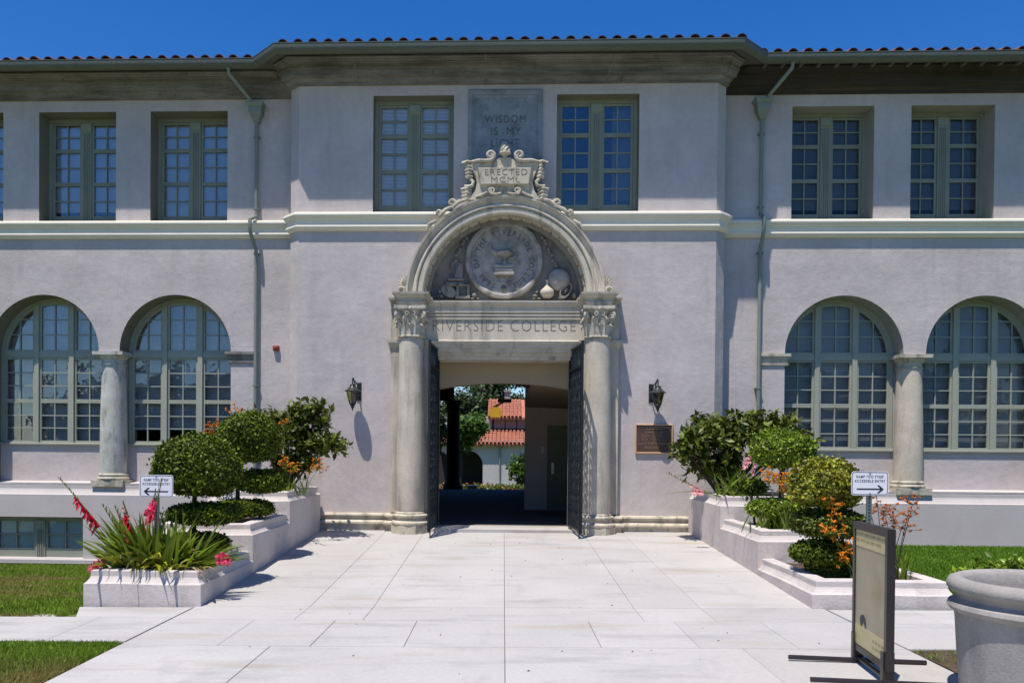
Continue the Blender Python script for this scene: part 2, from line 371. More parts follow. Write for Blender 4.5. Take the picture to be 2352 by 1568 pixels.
M['hall_shade'] = surf('hall_shade', (0.03,0.028,0.028), 0.95, 0.05, 1, 0.03)  # shade and silhouette of the inner passage put into a near-black colour
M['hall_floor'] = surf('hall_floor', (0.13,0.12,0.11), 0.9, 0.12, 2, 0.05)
M['hall_door'] = surf('hall_door', (0.22,0.24,0.15), 0.6, 0.05, 2, 0.03)
M['steel'] = surf('steel', (0.45,0.45,0.45), 0.3, 0, 1, 0, metallic=0.9)
M['gold'] = surf('lamp_gold', (0.85,0.60,0.09), 0.5, 0.1, 8, 0.0, trans=0.4)
M['yard_wall'] = surf('yard_wall', (0.47,0.45,0.46), 0.9, 0.06, 1, 0.03)
M['yard_dark'] = surf('yard_shade', (0.04,0.037,0.035), 0.95, 0, 1, 0)
M['yard_pink'] = surf('yard_screen', (0.30,0.22,0.21), 0.85, 0.06, 2, 0)
M['yard_leaf'] = surf('yard_leaf', (0.085,0.16,0.022), 0.5, 0.2, 1, 0, island=0.6, trans=0.35)
M['yard_leaf2'] = surf('yard_leaf_dark', (0.045,0.075,0.022), 0.55, 0.2, 1, 0, island=0.6, trans=0.25)
M['ground'] = surf('ground_far', (0.09,0.10,0.05), 0.95, 0.25, 0.05, 0.1, 3)
M['reveal'] = surf('reveal_paint_and_bounce', (0.17,0.17,0.125), 0.8, 0.08, 2, 0.04)
M['reveal_r'] = surf('reveal_paint_grey_and_bounce', (0.30,0.30,0.25), 0.8, 0.08, 2, 0.04)
M['stone_col'] = surf('column_stone', (0.50,0.49,0.43), 0.85, 0.12, 4, 0.1, 30, bump=0.004, bscale=60,
                   stains=[((0.13,0.14,0.125),0.8,(7,7,2.2),0.50,0.70),((0.62,0.61,0.56),0.5,(3,3,1.5),0.56,0.72)])
M['grass_r'] = surf('grass_blade_green', (0.125,0.235,0.016), 0.6, 0.2, 2, 0, island=0.45, trans=0.35, spec=0.25)
M['lawn_r'] = surf('lawn_ground_green', (0.075,0.125,0.02), 0.95, 0.25, 2, 0.25, 60, bump=0.02, bscale=60)
M['leaf_lime'] = surf('box_leaf_lime', (0.16,0.235,0.014), 0.38, 0.2, 5, 0, island=0.7, trans=0.15, spec=0.4)
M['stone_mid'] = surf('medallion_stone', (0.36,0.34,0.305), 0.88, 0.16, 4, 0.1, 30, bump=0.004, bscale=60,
                   stains=[((0.08,0.08,0.08),0.8,(4,4,3),0.46,0.70)])  # grime laid on heavier to carry the shade of the arch recess too
M['stone_tan'] = surf('tan_stone', (0.56,0.49,0.385), 0.85, 0.12, 4, 0.1, 30, bump=0.004, bscale=60,
                   stains=[((0.28,0.22,0.14),0.75,(6,6,1.2),0.50,0.70),((0.62,0.57,0.48),0.5,(3,3,1.5),0.56,0.72)])
M['glass_clear'] = glass('window_glass_clear', (1.0,1.0,1.0), 1.0)
_n = M['gold'].node_tree.nodes['Principled BSDF']; _n.inputs['Emission Color'].default_value = (0.85,0.55,0.08,1); _n.inputs['Emission Strength'].default_value = 0.45   # the lit lamp shade
# ================================================================ GROUND
W = 0.57                                   # plane of the wing walls (the bay front is y = 0)
def gz(x, y):
    fg = 0.012*x
    if -3.62 <= x <= 3.70:
        t = min(1, max(0, (y+6.45)/6.35)); return fg*(1-t)+t*(0.28+0.006*x)
    t = min(1, max(0, (y+7.1)/7.5))
    if x < 0: return max(fg,-0.2)*(1-t)-0.56*t
    return min(fg,0.15)*(1-t)+0.05*t
g = MB(); n = 24
g.add([(-600,-600,-0.9),(600,-600,-0.9),(600,900,-0.9),(-600,900,-0.9)], [(0,1,2,3)])
tag(g.build('ground', M['ground']), kind='structure')
def sheet(name, mat, xs, ys, dz=0.0, zf=gz):
    b = MB(); nx, ny = len(xs), len(ys)
    b.add([(x,y,zf(x,y)+dz) for y in ys for x in xs], [(j*nx+i, j*nx+i+1, (j+1)*nx+i+1, (j+1)*nx+i) for j in range(ny-1) for i in range(nx-1)])
    return tag(b.build(name, mat, smooth=True), kind='structure')
lin = lambda a,b,n: [a+(b-a)*i/n for i in range(n+1)]
sheet('lawn', M['lawn'], lin(-60,-3.63,30), lin(-60,-8.5,6)+lin(-8.4,0.5,20), -0.03)
sheet('lawn', M['lawn_r'], lin(3.71,60,30), lin(-60,-8.5,6)+lin(-8.4,0.5,20), -0.03)
# ---- concrete walk: a dark bed and one slab per panel
walk = sheet('walkway', M['joint'], [-3.61,-2.4,-1.2,0,1.2,2.4,3.69], lin(-30,-6.5,20)+lin(-6.4,-0.02,10), -0.022)
side_l = sheet('sidewalk', M['joint'], lin(-40,-3.62,20), [-8.25,-7.7,-7.08], -0.022, lambda x,y: 0.012*max(x,-12))
side_r = sheet('sidewalk', M['joint'], lin(3.70,40,20), [-8.38,-7.5,-6.52], -0.022, lambda x,y: 0.012*min(x,12))
def slab(poly, parent, zf=gz, gap=0.0017, dz=0.0):
    ym = sum(p[1] for p in poly)/len(poly); poly = [(p[0], p[1]+(0.005 if p[1] < ym else -0.005)) for p in poly]     # wider joints across the walk
    cx = sum(p[0] for p in poly)/len(poly); cy = sum(p[1] for p in poly)/len(poly)
    def ins(d):
        out = []; n = len(poly)
        for i in range(n):
            p = Vector(poly[i]); a = (p-Vector(poly[i-1])).normalized(); b = (Vector(poly[(i+1)%n])-p).normalized()
            n1 = Vector((-a.y,a.x)); n2 = Vector((-b.y,b.x)); q = p+(n1+n2)/(1+n1.dot(n2))*d; out.append(q)
        return out
    o, t = ins(gap), ins(gap+0.003); n = len(poly); jz = random.uniform(-0.0015,0.0015)+dz
    b = MB(); b.add([(p.x,p.y,zf(p.x,p.y)-0.06) for p in o]+[(p.x,p.y,zf(p.x,p.y)-0.006+jz) for p in o]+[(p.x,p.y,zf(p.x,p.y)+jz) for p in t],
          [(i,(i+1)%n,(i+1)%n+n,i+n) for i in range(n)]+[(i+n,(i+1)%n+n,(i+1)%n+2*n,i+2*n) for i in range(n)]+[tuple(range(2*n,3*n))])
    return b.build('slab', M['conc'], parent, org=ORG[parent.name])
def rect(x0,x1,y0,y1): return [(x0,y0),(x1,y0),(x1,y1),(x0,y1)]
for x0,x1 in ((-3.6,-2.25),(-2.25,-1.5),(-1.5,0.03),(0.03,1.52),(1.52,2.28),(2.28,3.68)):      # the ramp
    for y0,y1 in ((-7.2,-6.45),(-6.45,-0.05)): slab(rect(x0,x1,y0,y1), walk, gap=0.0017)
xs = [-3.6,-2.67,-1.79,-0.91,0.03,0.92,1.82,2.72,3.68]
for a,b in zip(xs[:-1],xs[1:]): slab(rect(a,b,-8.40,-7.2), walk)
for k,(y0,y1) in enumerate(((-11.2,-8.40),(-14.2,-11.2),(-17.4,-14.2),(-21,-17.4),(-25,-21))):
    for a,b in ((-3.6,-2.16),(-2.16,0.03),(0.03,2.2),(2.2,3.68)): slab(rect(a,b,y0,y1), walk)
zs = lambda x,y: 0.012*max(min(x,12),-12)
xs = [-3.62,-4.42]+[-4.42-1.35*i for i in range(1,11)]
for a,b in zip(xs[1:],xs[:-1]): slab(rect(a,b,-8.25,-7.08), side_l, zs)
slab([(-4.72,-7.08),(-3.62,-7.08),(-3.62,-6.5),(-4.98,-6.5)], side_l, zs)
xs = [3.70,4.6]+[4.6+1.45*i for i in range(1,10)]
for a,b in zip(xs[:-1],xs[1:]): slab(rect(a,b,-8.38,-7.45), side_r, zs); slab(rect(a,b,-7.45,-6.52), side_r, zs)
tag(sheet('soil_bed', M['soil'], lin(3.71,5.6,10), lin(-11.5,-8.39,14), -0.012, lambda x,y: 0.012*x+0.008*math.sin(x*9)*math.cos(y*7)), kind='structure')

# ================================================================ COLLEGE BUILDING
col = thing('college_building', 'grey lavender stucco college building with arched windows and tiled eaves', 'building', (0,0.3,0.27))
SPR, AR, AC, AC2 = 3.80, 1.155, 6.715, 9.455
UW = [(5.65,7.24),(7.955,9.56)]            # upper window openings of a wing (mirrored on the left)
ZU0, ZU1 = 6.40, 8.675
def wing(s):
    w = MB(); X = lambda x: s*x
    hole = [(5.56,1.10),(5.56,SPR)]+arcpts(AC,SPR,AR,math.pi,0,28)[1:]+arcpts(AC2,SPR,AR,math.pi,0,28)+[(10.61,1.10)]
    hole = [(X(x),z) for x,z in hole]
    outer = [(X(4.2),1.06),(X(16),1.06),(X(16),9.3),(X(4.2),9.3)]
    hs_ = [hole]; ups = UW+[(10.31,11.9)]
    for a,b in ups: hs_.append([(X(a),ZU0),(X(a),ZU1),(X(b),ZU1),(X(b),ZU0)])
    holed(outer, hs_, W, w)
    w.build('wall', M['stucco'], col)
    rvm = M['reveal' if s < 0 else 'reveal_r']
    w = MB(); reveal(hole, W, W+0.46, w, skip=(len(hole)-1,)); w.build('arch_reveal', rvm, col, smooth=True)  # shaded stucco; greenish bounce light from the ground is put into its colour
    for h in hs_[1:]: w = MB(); reveal(h, W, W+0.42, w); w.build('window_reveal', rvm, col)
    # parapet under the arched windows, set back, and the pier behind the column
    p = MB(); p.box(min(X(5.5),X(10.7)), max(X(5.5),X(10.7)), W+0.42, W+0.6, 1.0, 1.875)
    p.box(min(X(7.89),X(8.28)), max(X(7.89),X(8.28)), W+0.452, W+0.6, 1.88, SPR)
    p.build('parapet', M['stucco_low'], col)
    # lower wall with ledge
    b = MB(); pr = [(-0.50,1.135),(-0.012,1.06),(0.0,1.045),(0.0,0.98),(0.012,0.945),(0.05,0.875),(0.075,0.86),(0.075,-0.9),(-0.5,-0.9)]
    if s > 0: b.sweep([(4.2,W),(16,W)], pr); b.build('base_wall', M['trim_wall'], col)
    else:
        b.sweep([(-16,W),(-4.2,W)], [(-0.50,1.135),(-0.012,1.06),(0.0,1.045),(0.0,0.98),(0.012,0.945),(0.05,0.875),(0.075,0.86),(0.075,0.80),(-0.5,0.80)])
        holed([(-16,-0.9),(-4.2,-0.9),(-4.2,0.80),(-16,0.80)], [[(-10.6,-0.45),(-8.58,-0.45),(-8.58,0.40),(-10.6,0.40)],[(-7.0,-0.45),(-5.2,-0.45),(-5.2,0.40),(-7.0,0.40)]], W-0.075, b)
        for a,c in ((-10.6,-8.58),(-7.0,-5.2)): reveal([(a,-0.45),(c,-0.45),(c,0.40),(a,0.40)], W-0.075, W+0.2, b)
        b.build('base_wall', M['trim_wall'], col)
        k = MB(); k.bevbox(-12,-4.99,W-0.14,W-0.078,-0.555,-0.455,0.012); k.build('sill_course', M['trim_wall'], col)
    # imposts and the column between the arches
    m = MB(); x0, x1 = sorted((X(5.10),X(5.60)))
    m.sweep([(x0,W+0.2),(x0,W),(x1,W),(x1,W+0.2)], [(0,3.56),(0.025,3.565),(0.03,3.60),(0.015,3.61),(0.02,3.66),(0.05,3.74),(0.065,3.745),(0.065,3.80),(0,3.80)])
    m.build('impost', M['stone_dark' if s < 0 else 'stone_carved'], col)
    c = (X(8.095), W+0.235, 0)
    sh = MB(); sh.lathe([(0.262,1.30),(0.268,1.7),(0.262,2.4),(0.245,3.0),(0.226,3.52)], c, 32)
    cs = sh.build('window_column', M['stone_col' if s < 0 else 'stone_tan'], col, smooth=True)
    q = MB(); q.lathe([(0.226,3.52),(0.245,3.525),(0.25,3.545),(0.228,3.56),(0.228,3.64),(0.25,3.655),(0.285,3.71),(0.29,3.725),(0.2,3.726)], c, 32)
    q.box(c[0]-0.315,c[0]+0.315,c[1]-0.30,c[1]+0.22,3.728,3.797); q.build('capital', M['stone_col' if s < 0 else 'stone_carved'], cs, smooth=True)
    q = MB(); q.lathe([(0.2,1.165),(0.31,1.166),(0.325,1.195),(0.31,1.225),(0.285,1.235),(0.285,1.25),(0.30,1.262),(0.295,1.285),(0.262,1.30)], c, 32)
    q.box(c[0]-0.335,c[0]+0.335,c[1]-0.30,c[1]+0.25,1.03,1.164); q.build('base', M['stone_carved'], cs, smooth=True)
wing(-1); wing(1)
# ---- bay
bx = MB()
DOORX, ACZ = 1.50, 4.80
hole = [(-DOORX,0.20),(-DOORX,ACZ)]+[(-1.6,ACZ)]+arcpts(0,ACZ,1.6,math.pi,0,40)[1:]+[(DOORX,ACZ),(DOORX,0.20)]
BW = [(-2.585,-1.015),(0.975,2.555)]
hs_ = [hole]+[[(a,ZU0),(a,ZU1+0.03),(b,ZU1+0.03),(b,ZU0)] for a,b in BW]
holed([(-4.045,0.1),(4.045,0.1),(4.045,9.3),(-4.045,9.3)], hs_, 0.0, bx)
reveal(hole, 0, 0.6, bx, skip=(len(hole)-1,))
for h in hs_[1:]: w = MB(); reveal(h, 0, 0.30, w); w.build('window_reveal', M['reveal'], col)
for s in (-1,1):
    bx.add([(s*4.045,0,0.1),(s*4.25,0.2,0.1),(s*4.25,0.2,9.3),(s*4.045,0,9.3),(s*4.25,0.62,0.1),(s*4.25,0.62,9.3)], [(0,1,2,3),(1,4,5,2)])
bx.build('wall', M['stucco'], col)
FP = [(-16,W),(-4.25,W),(-4.25,0.2),(-4.045,0),(4.045,0),(4.25,0.2),(4.25,W),(16,W)]
# belt course in two runs that stop at the portal arch
BELT = [(-0.05,6.445),(0.10,6.43),(0.135,6.405),(0.14,6.37),(0.13,6.34),(0.10,6.325),(0.085,6.285),(0.07,6.275),(0.065,6.195),(0.085,6.185),(0.09,6.155),(0.07,6.125),(0.03,6.085),(-0.05,6.08)]
for run in (FP[:4]+[(-0.96,0)], [(0.96,0)]+FP[4:]):
    m = MB(); m.sweep(run, BELT); m.build('belt_course', M['trim'], col)
# cornice under the eaves
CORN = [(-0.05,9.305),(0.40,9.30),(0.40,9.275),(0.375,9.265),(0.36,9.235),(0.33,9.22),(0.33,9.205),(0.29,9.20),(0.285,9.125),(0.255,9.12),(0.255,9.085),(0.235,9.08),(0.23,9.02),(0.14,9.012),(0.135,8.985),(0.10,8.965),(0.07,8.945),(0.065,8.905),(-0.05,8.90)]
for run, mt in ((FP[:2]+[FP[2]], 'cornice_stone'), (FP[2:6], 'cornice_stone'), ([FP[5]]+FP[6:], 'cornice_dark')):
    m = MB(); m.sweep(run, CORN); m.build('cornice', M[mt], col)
# joints of the cornice stones
for xj, yj in ((-8.9,W),(-7.0,W),(-6.7,W),(-2.9,0),(-0.4,0),(1.95,0)):
    m = MB(); m.sweep([(xj-0.012,yj),(xj+0.012,yj)], [(o+0.004,z) for o,z in CORN[1:-1]]); m.build('cornice_joint', M['joint'], col)
OV, EZ = 0.76, 0.06                       # overhang of the gutter line and its lift
EP = [(-16,W-OV),(-4.88,W-OV),(-4.30,-OV),(4.30,-OV),(4.88,W-OV),(16,W-OV)]
sf = MB()
sf.sweep(EP, [(-0.02,9.306),(-0.02,9.322),(-0.74,9.322),(-0.74,9.306)]); sf.build('soffit', M['soffit'], col)
GUT = [(-0.10,9.285),(-0.11,9.20),(-0.09,9.15),(-0.045,9.125),(0.0,9.135),(0.035,9.17),(0.05,9.22),(0.05,9.28),(0.058,9.287),(0.058,9.297),(0.03,9.297),(0.03,9.22),(0.0,9.155),(-0.05,9.145),(-0.08,9.18),(-0.085,9.285)]
GUT = [(o,z+EZ) for o,z in GUT]; gt = MB(); gt.sweep(EP, GUT); gutter = gt.build('gutter', M['gutter'], col, smooth=True)
def strap(x, y, nx=0, ny=-1):
    m = MB(); pts = [(o+0.004,z) for o,z in GUT[1:9]]
    t = Vector((-ny,nx)); c = Vector((x,y))
    a = c-t*0.012; b = c+t*0.012
    m.sweep([a,b], pts+[(o-0.002,z) for o,z in reversed(pts)]); m.build('gutter_strap', M['gutter'], gutter)
for i in range(13): strap(-4.0+8.0*i/12, -OV)
for i in range(9):
    strap(-5.1-0.83*i, W-OV); strap(5.1+0.83*i, W-OV)
for x in (-4.59,4.59): strap(x, -OV+0.285, (-0.7071 if x < 0 else 0.7071), -0.7071)
# dark boarding brackets under the right-hand eave
for i in range(16):
    m = MB(); x = 4.95+0.34*i; m.box(x-0.03,x+0.03,W-0.64,W-0.405,9.24,9.305); m.build('rafter_end', M['soffit'], col)
# ---- roof
PITCH = math.tan(R(17))
rf = MB()
OR_ = OV-0.02; EB = [(-16,W-OR_),(-4.87,W-OR_),(-4.29,-OR_),(4.29,-OR_),(4.87,W-OR_),(16,W-OR_)]
nE = len(EB); rf.add([(x,y,9.335) for x,y in EB]+[(x*0.98,7.0,9.335+PITCH*7.7) for x,y in EB], [(i,i+1,i+1+nE,i+nE) for i in range(nE-1)])
rf.add([(x,y,9.323) for x,y in EB]+[(x,y,9.335) for x,y in EB], [(i,i+1,i+1+nE,i+nE) for i in range(nE-1)])
roof = rf.build('roof', M['soffit'], col)
tm = MB(); L, r0, r1 = 0.46, 0.094, 0.078
na = 8; vs_ = []
for yy, rr in ((0,r0),(L,r1)):
    for rad in (rr, rr-0.014):
        vs_ += [(rad*math.cos(math.pi*i/na), yy, rad*0.86*math.sin(math.pi*i/na)) for i in range(na+1)]
q = na+1; fs = []
for i in range(na): fs += [(i,i+1,2*q+i+1,2*q+i),(q+i,3*q+i,3*q+i+1,q+i+1),(i,q+i,q+i+1,i+1)]
tm.add(vs_, fs); tme = tm.mesh('roof_tile', M['tile'], True)
pan = MB()
def eave_y(x):
    ax = abs(x)
    return -OR_ if ax < 4.29 else (W-OR_ if ax > 4.87 else -OR_+(ax-4.29)/0.58*0.57)
upper = MB()
k = -52
while k <= 52:
    x = k*0.281+0.05
    if abs(x) < 15:
        y = eave_y(x); jx = random.uniform(-0.008,0.008); jz = random.uniform(0,0.012)
        if not 4.3 < abs(x) < 4.8 and abs(x) < 11: inst('roof_tile', tme, roof, (x+jx,y-0.012+random.uniform(-0.012,0.012),9.358+jz), (R(17),0,random.uniform(-0.03,0.03)))
        for c in range(1,9):
            yy = y+c*0.38; zz = 9.358+PITCH*c*0.38+0.01
            upper.add([(x+vx, yy+vy*0.956-0.29*vz, zz+0.292*vy+vz*0.95) for vx,vy,vz in vs_], fs)
    k += 1
tag(upper.build('roof_tile', M['tile'], roof, smooth=True), kind='stuff', label='rows of clay tiles higher up the roof slope')
# ---- windows
def pane_box(poly, y, win, mat, jit=0.0):
    m = MB(); m.prism(poly, y, y+0.005); return m.build('pane', M[mat], win)
def bars(m, polys, y0, y1):
    for p in polys:
        if p: m.prism(p, y0, y1)
_pm = {}
def pane_inst(w, h, mat):
    k = (round(w,3), round(h,3), mat)
    if k not in _pm:
        m = MB(); m.box(-w/2,w/2,-0.0025,0.0025,-h/2,h/2); _pm[k] = m.mesh('pane', M[mat])
    return _pm[k]
def slats(x0,x1,y,z0,z1,step):
    m = MB(); z = z1; m.box(x0,x1,y-0.02,y+0.02,z1,z1+0.03)
    while z > z0:
        m.add([(x0,y-0.008,z-0.014),(x1,y-0.008,z-0.014),(x1,y+0.006,z+0.012),(x0,y+0.006,z+0.012)], [(0,1,2,3)]); z -= step
    return m
def rect_window(x0, x1, y, ztop, zbot, blind, gl, blind_drop=1.0, mat='frame', venetian=False, fluted=True, rows=None, label=None):
    w = MB(); fw = 0.075; zb = zbot
    w.box(x0,x0+fw,y-0.03,y+0.10,zb,ztop); w.box(x1-fw,x1,y-0.03,y+0.10,zb,ztop); w.box(x0+fw,x1-fw,y-0.03,y+0.10,ztop-0.075,ztop)
    win = w.build('window', M[mat], col)
    if label: win['label'] = label
    cx = (x0+x1)/2; mw = 0.105
    m = MB(); m.box(cx-mw,cx+mw,y-0.035,y+0.10,zb,ztop-0.08)
    for i in range(4): m.bevbox(cx-0.066+i*0.037,cx-0.066+i*0.037+0.022,y-0.055,y-0.034,zb+0.02,ztop-0.30,0.006)
    m.bevbox(cx-mw-0.01,cx+mw+0.01,y-0.06,y-0.034,ztop-0.25,ztop-0.08,0.012); m.build('mullion', M[mat], win)
    if rows is None: rows = [ztop-0.08, 8.02, 7.33, 6.62, zb]
    for a,b in ((x0+fw+0.004,cx-mw-0.004),(cx+mw+0.004,x1-fw-0.004)):
        for zt, z_ in zip(rows[:-1],rows[1:]):
            zt -= 0.002; z_ += 0.002; s = MB(); st, rl, mu = 0.042, 0.036, 0.011
            if zt-z_ < 0.26:
                s.box(a,b,y-0.012,y+0.05,z_,zt); s.build('sash', M[mat], win); continue
            s.box(a,a+st,y-0.012,y+0.05,z_,zt); s.box(b-st,b,y-0.012,y+0.05,z_,zt)
            s.box(a+st,b-st,y-0.012,y+0.05,z_,z_+rl); s.box(a+st,b-st,y-0.012,y+0.05,zt-rl,zt)
            xm, zm = (a+b)/2, (z_+zt)/2
            s.box(xm-mu,xm+mu,y-0.004,y+0.04,z_+rl,zt-rl); s.box(a+st,xm-mu,y-0.002,y+0.038,zm-mu,zm+mu); s.box(xm+mu,b-st,y-0.002,y+0.038,zm-mu,zm+mu)
            s.build('sash', M[mat], win)
            pw, ph = xm-mu-a-st, zm-mu-z_-rl; pm = pane_inst(pw, ph, gl)
            for px in (a+st+pw/2, b-st-pw/2):
                for pz in (z_+rl+ph/2, zt-rl-ph/2):
                    inst('pane', pm, win, (px, y+0.02, pz), (random.gauss(0,0.004),0,random.gauss(0,0.004)))
    if blind:
        z0 = ztop-(ztop-zbot)*blind_drop
        if venetian: b = slats(x0+0.08,x1-0.08,y+0.062,z0,ztop-0.06,0.027)
        else: b = MB(); b.box(x0+0.06,x1-0.06,y+0.07,y+0.078,z0,ztop-0.03)
        b.build('blind', M[blind], win)
    return win
yw = W+0.40
rect_window(-7.24,-5.65,yw,ZU1,ZU0,'blind_l','glass',0.90)
rect_window(-9.56,-7.955,yw,ZU1,ZU0,'blind_l','glass',0.84)
rect_window(-11.9,-10.31,yw,ZU1,ZU0,'blind_l','glass',0.84)
rect_window(5.65,7.24,yw,ZU1,ZU0,'blind_d','glass_dark',0.84)
rect_window(7.955,9.56,yw,ZU1,ZU0,'blind_d','glass_dark',0.84)
rect_window(BW[0][0],BW[0][1],0.28,ZU1+0.03,ZU0,'blind_w','glass_clear',0.985,venetian=True)
rect_window(BW[1][0],BW[1][1],0.28,ZU1+0.03,ZU0,None,'glass')
# two shades of different drop seen in the right bay window
m = MB(); m.box(2.10,2.5,0.50,0.508,6.4,8.7); m.build('curtain', M['blind_d'], col)
def basement(x0,x1):
    rect_window(x0,x1,W+0.16,0.40,-0.45,'blind_w','glass',1.0,venetian=True,rows=[0.33,-0.30,-0.45])
basement(-10.6,-8.58); basement(-7.0,-5.2)
def arched_window(cx, gl, blind, drop):
    y = W+0.43; r = AR; zb = 1.88
    disc = [(cx+x,z) for x,z in [(r,zb)]+[(r*math.cos(a),SPR+r*math.sin(a)) for a in lin(0,math.pi,40)]+[(-r,zb)]]
    ri = r-0.085; din = [(cx+x,z) for x,z in [(ri,zb+0.05)]+[(ri*math.cos(a),SPR+ri*math.sin(a)) for a in lin(0,math.pi,40)]+[(-ri,zb+0.05)]]
    w = MB(); n = len(disc)
    for i in range(n):
        j = (i+1)%n; a,b,c,d = disc[i],disc[j],din[j],din[i]
        w.add([(a[0],y,a[1]),(b[0],y,b[1]),(c[0],y,c[1]),(d[0],y,d[1]),(d[0],y+0.1,d[1]),(c[0],y+0.1,c[1])], [(0,1,2,3),(3,2,5,4)])
    win = w.build('window', M['frame_lo'], col)
    T0, T1 = 3.715, 3.835                       # transom
    mull = (-0.425,-0.325), (0.325,0.425)
    m = MB()
    for a,b in mull:
        p = clip(din, cx+a, cx+b, zb+0.05, SPR+r)
        if p: m.prism(p, y-0.05, y+0.09)
    m.build('mullion', M['frame_lo'], win)
    t = MB(); edges = [-ri, -0.425,-0.325,0.325,0.425, ri]
    for a,b in ((-ri,-0.426),(-0.324,0.324),(0.426,ri)): t.box(cx+a,cx+b,y-0.035,y+0.085,T0,T1)
    t.build('transom', M['frame_lo'], win)
    t = MB(); t.bevbox(cx-r,cx+r,y-0.06,y+0.08,zb-0.004,zb+0.047,0.01); t.build('sill', M['frame_lo'], win)
    for a,b in ((-ri,-0.427),(-0.323,0.323),(0.427,ri)):
        for z0,z1 in ((zb+0.052,2.80),(2.802,T0-0.002),(T1+0.002,SPR+r)):
            top = z0 > 3.8
            st = 0.04
            s = MB(); A, B = cx+a, cx+b; ya, yb = y-0.012, y+0.05
            def put(x0,x1,zz0,zz1,d=0.0):
                p = clip(din,x0,x1,zz0,zz1)
                if p and area(p) > 1e-4: s.prism(p, ya+d, yb-d)
            rows = 3; hz = (z1-z0) if not top else 4.86-z0
            put(A,A+st,z0,z1); put(B-st,B,z0,z1); put(A+st,B-st,z0,z0+st)
            if not top: put(A+st,B-st,z1-st,z1)
            xm = (A+B)/2; mu = 0.011; zs0 = z0+st; zs1 = (z1-st) if not top else 4.83
            lines = [zs0+(zs1-zs0)*i/rows for i in range(1,rows)]
            put(xm-mu,xm+mu,zs0,zs1,0.006)
            for zl in lines: put(A+st,xm-mu,zl-mu,zl+mu,0.008); put(xm+mu,B-st,zl-mu,zl+mu,0.008)
            if top:                              # curved head of the sash
                ra, rb = ri, ri-0.05
                for i in range(24):
                    a0, a1 = math.pi*i/24, math.pi*(i+1)/24
                    q4 = [(cx+ra*math.cos(a0),SPR+ra*math.sin(a0)),(cx+ra*math.cos(a1),SPR+ra*math.sin(a1)),(cx+rb*math.cos(a1),SPR+rb*math.sin(a1)),(cx+rb*math.cos(a0),SPR+rb*math.sin(a0))]
                    p = clip(q4,A+st,B-st,zs0,SPR+r)
                    if p and area(p) > 2e-5: s.prism(p, ya+0.002, yb-0.002)
            s.build('sash', M['frame_lo'], win)
            zl = [zs0]+lines+[zs1+ (0.05 if top else 0)]
            for x0,x1 in ((A+st,xm-mu),(xm+mu,B-st)):
                for k in range(rows):
                    za, zc = zl[k]+(mu if k else 0), zl[k+1]-(mu if k < rows-1 else 0)
                    p = clip(din,x0,x1,za,zc) if top else [(x0,za),(x1,za),(x1,zc),(x0,zc)]
                    if area(p) < 6e-4: continue
                    if not top: inst('pane', pane_inst(x1-x0, zc-za, gl), win, ((x0+x1)/2,y+0.02,(za+zc)/2), (random.gauss(0,0.005),0,random.gauss(0,0.005)))
                    else: pane_box(p, y+0.018, win, gl)
    b = MB(); z0 = zb+0.05+(1-drop)*2.0
    b.prism([(cx-r,z0),(cx+r,z0),(cx+r,SPR)]+[(cx+r*math.cos(a),SPR+r*math.sin(a)) for a in lin(0.05,math.pi-0.05,24)]+[(cx-r,SPR)], y+0.17, y+0.178)
    b.build('blind', M[blind], win)
arched_window(-AC,'glass','blind_m',0.86); arched_window(-AC2,'glass','blind_m',1.0)
arched_window(AC,'glass_dark','blind_l',1.0); arched_window(AC2,'glass_dark','blind_l',0.97)
# rooms behind the windows
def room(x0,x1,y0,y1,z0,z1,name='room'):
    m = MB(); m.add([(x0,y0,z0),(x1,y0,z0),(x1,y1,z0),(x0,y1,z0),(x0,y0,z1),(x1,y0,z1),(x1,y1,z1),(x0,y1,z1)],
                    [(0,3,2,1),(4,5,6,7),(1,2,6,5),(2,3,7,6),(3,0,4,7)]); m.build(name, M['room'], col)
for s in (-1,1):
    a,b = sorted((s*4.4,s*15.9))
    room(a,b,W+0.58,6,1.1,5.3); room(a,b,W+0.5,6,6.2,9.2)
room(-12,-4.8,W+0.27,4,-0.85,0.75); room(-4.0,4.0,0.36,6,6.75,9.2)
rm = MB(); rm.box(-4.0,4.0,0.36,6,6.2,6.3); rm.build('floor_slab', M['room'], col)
# ---- inscription panel
pn = MB(); X0,X1,Z0,Z1 = -0.735,0.70,6.75,8.80
pn.box(X0+0.15,X1-0.15,-0.008,0.05,Z0,Z1-0.15)
panel = pn.build('inscription_panel', M['panel_stone'], col)
m = MB(); PF = [(0,0.05),(0,-0.035),(0.03,-0.05),(0.07,-0.045),(0.10,-0.02),(0.115,-0.03),(0.15,-0.012),(0.15,0.05)]
for (a,b) in (((X0,Z0),(X0,Z1)),((X0,Z1),(X1,Z1)),((X1,Z1),(X1,Z0))):
    pass
lo = [(X0,Z0),(X0,Z1),(X1,Z1),(X1,Z0)]
kk = len(PF); vv = []
for i,(cx_,cz_) in enumerate(lo):
    sx = 1 if cx_ == X0 else -1
    for o,yy in PF: vv.append((cx_+sx*o, yy, cz_-(o if cz_ == Z1 else 0)))
m.add(vv, [(i*kk+t,i*kk+t+1,(i+1)*kk+t+1,(i+1)*kk+t) for i in range(3) for t in range(kk-1)])
m.build('panel_frame', M['panel_stone'], panel)
for tt_,a_,b_,c_,d_ in (('WISDOM',-0.41,0.37,8.165,8.305),('IS  MY',-0.29,0.28,7.93,8.075),('LIGHT',-0.285,0.26,7.70,7.85)): tx = MB(); text_mb(tt_,a_,b_,c_,d_,-0.008,tx,0.012); tx.build('lettering', M['letter_dark'], panel)
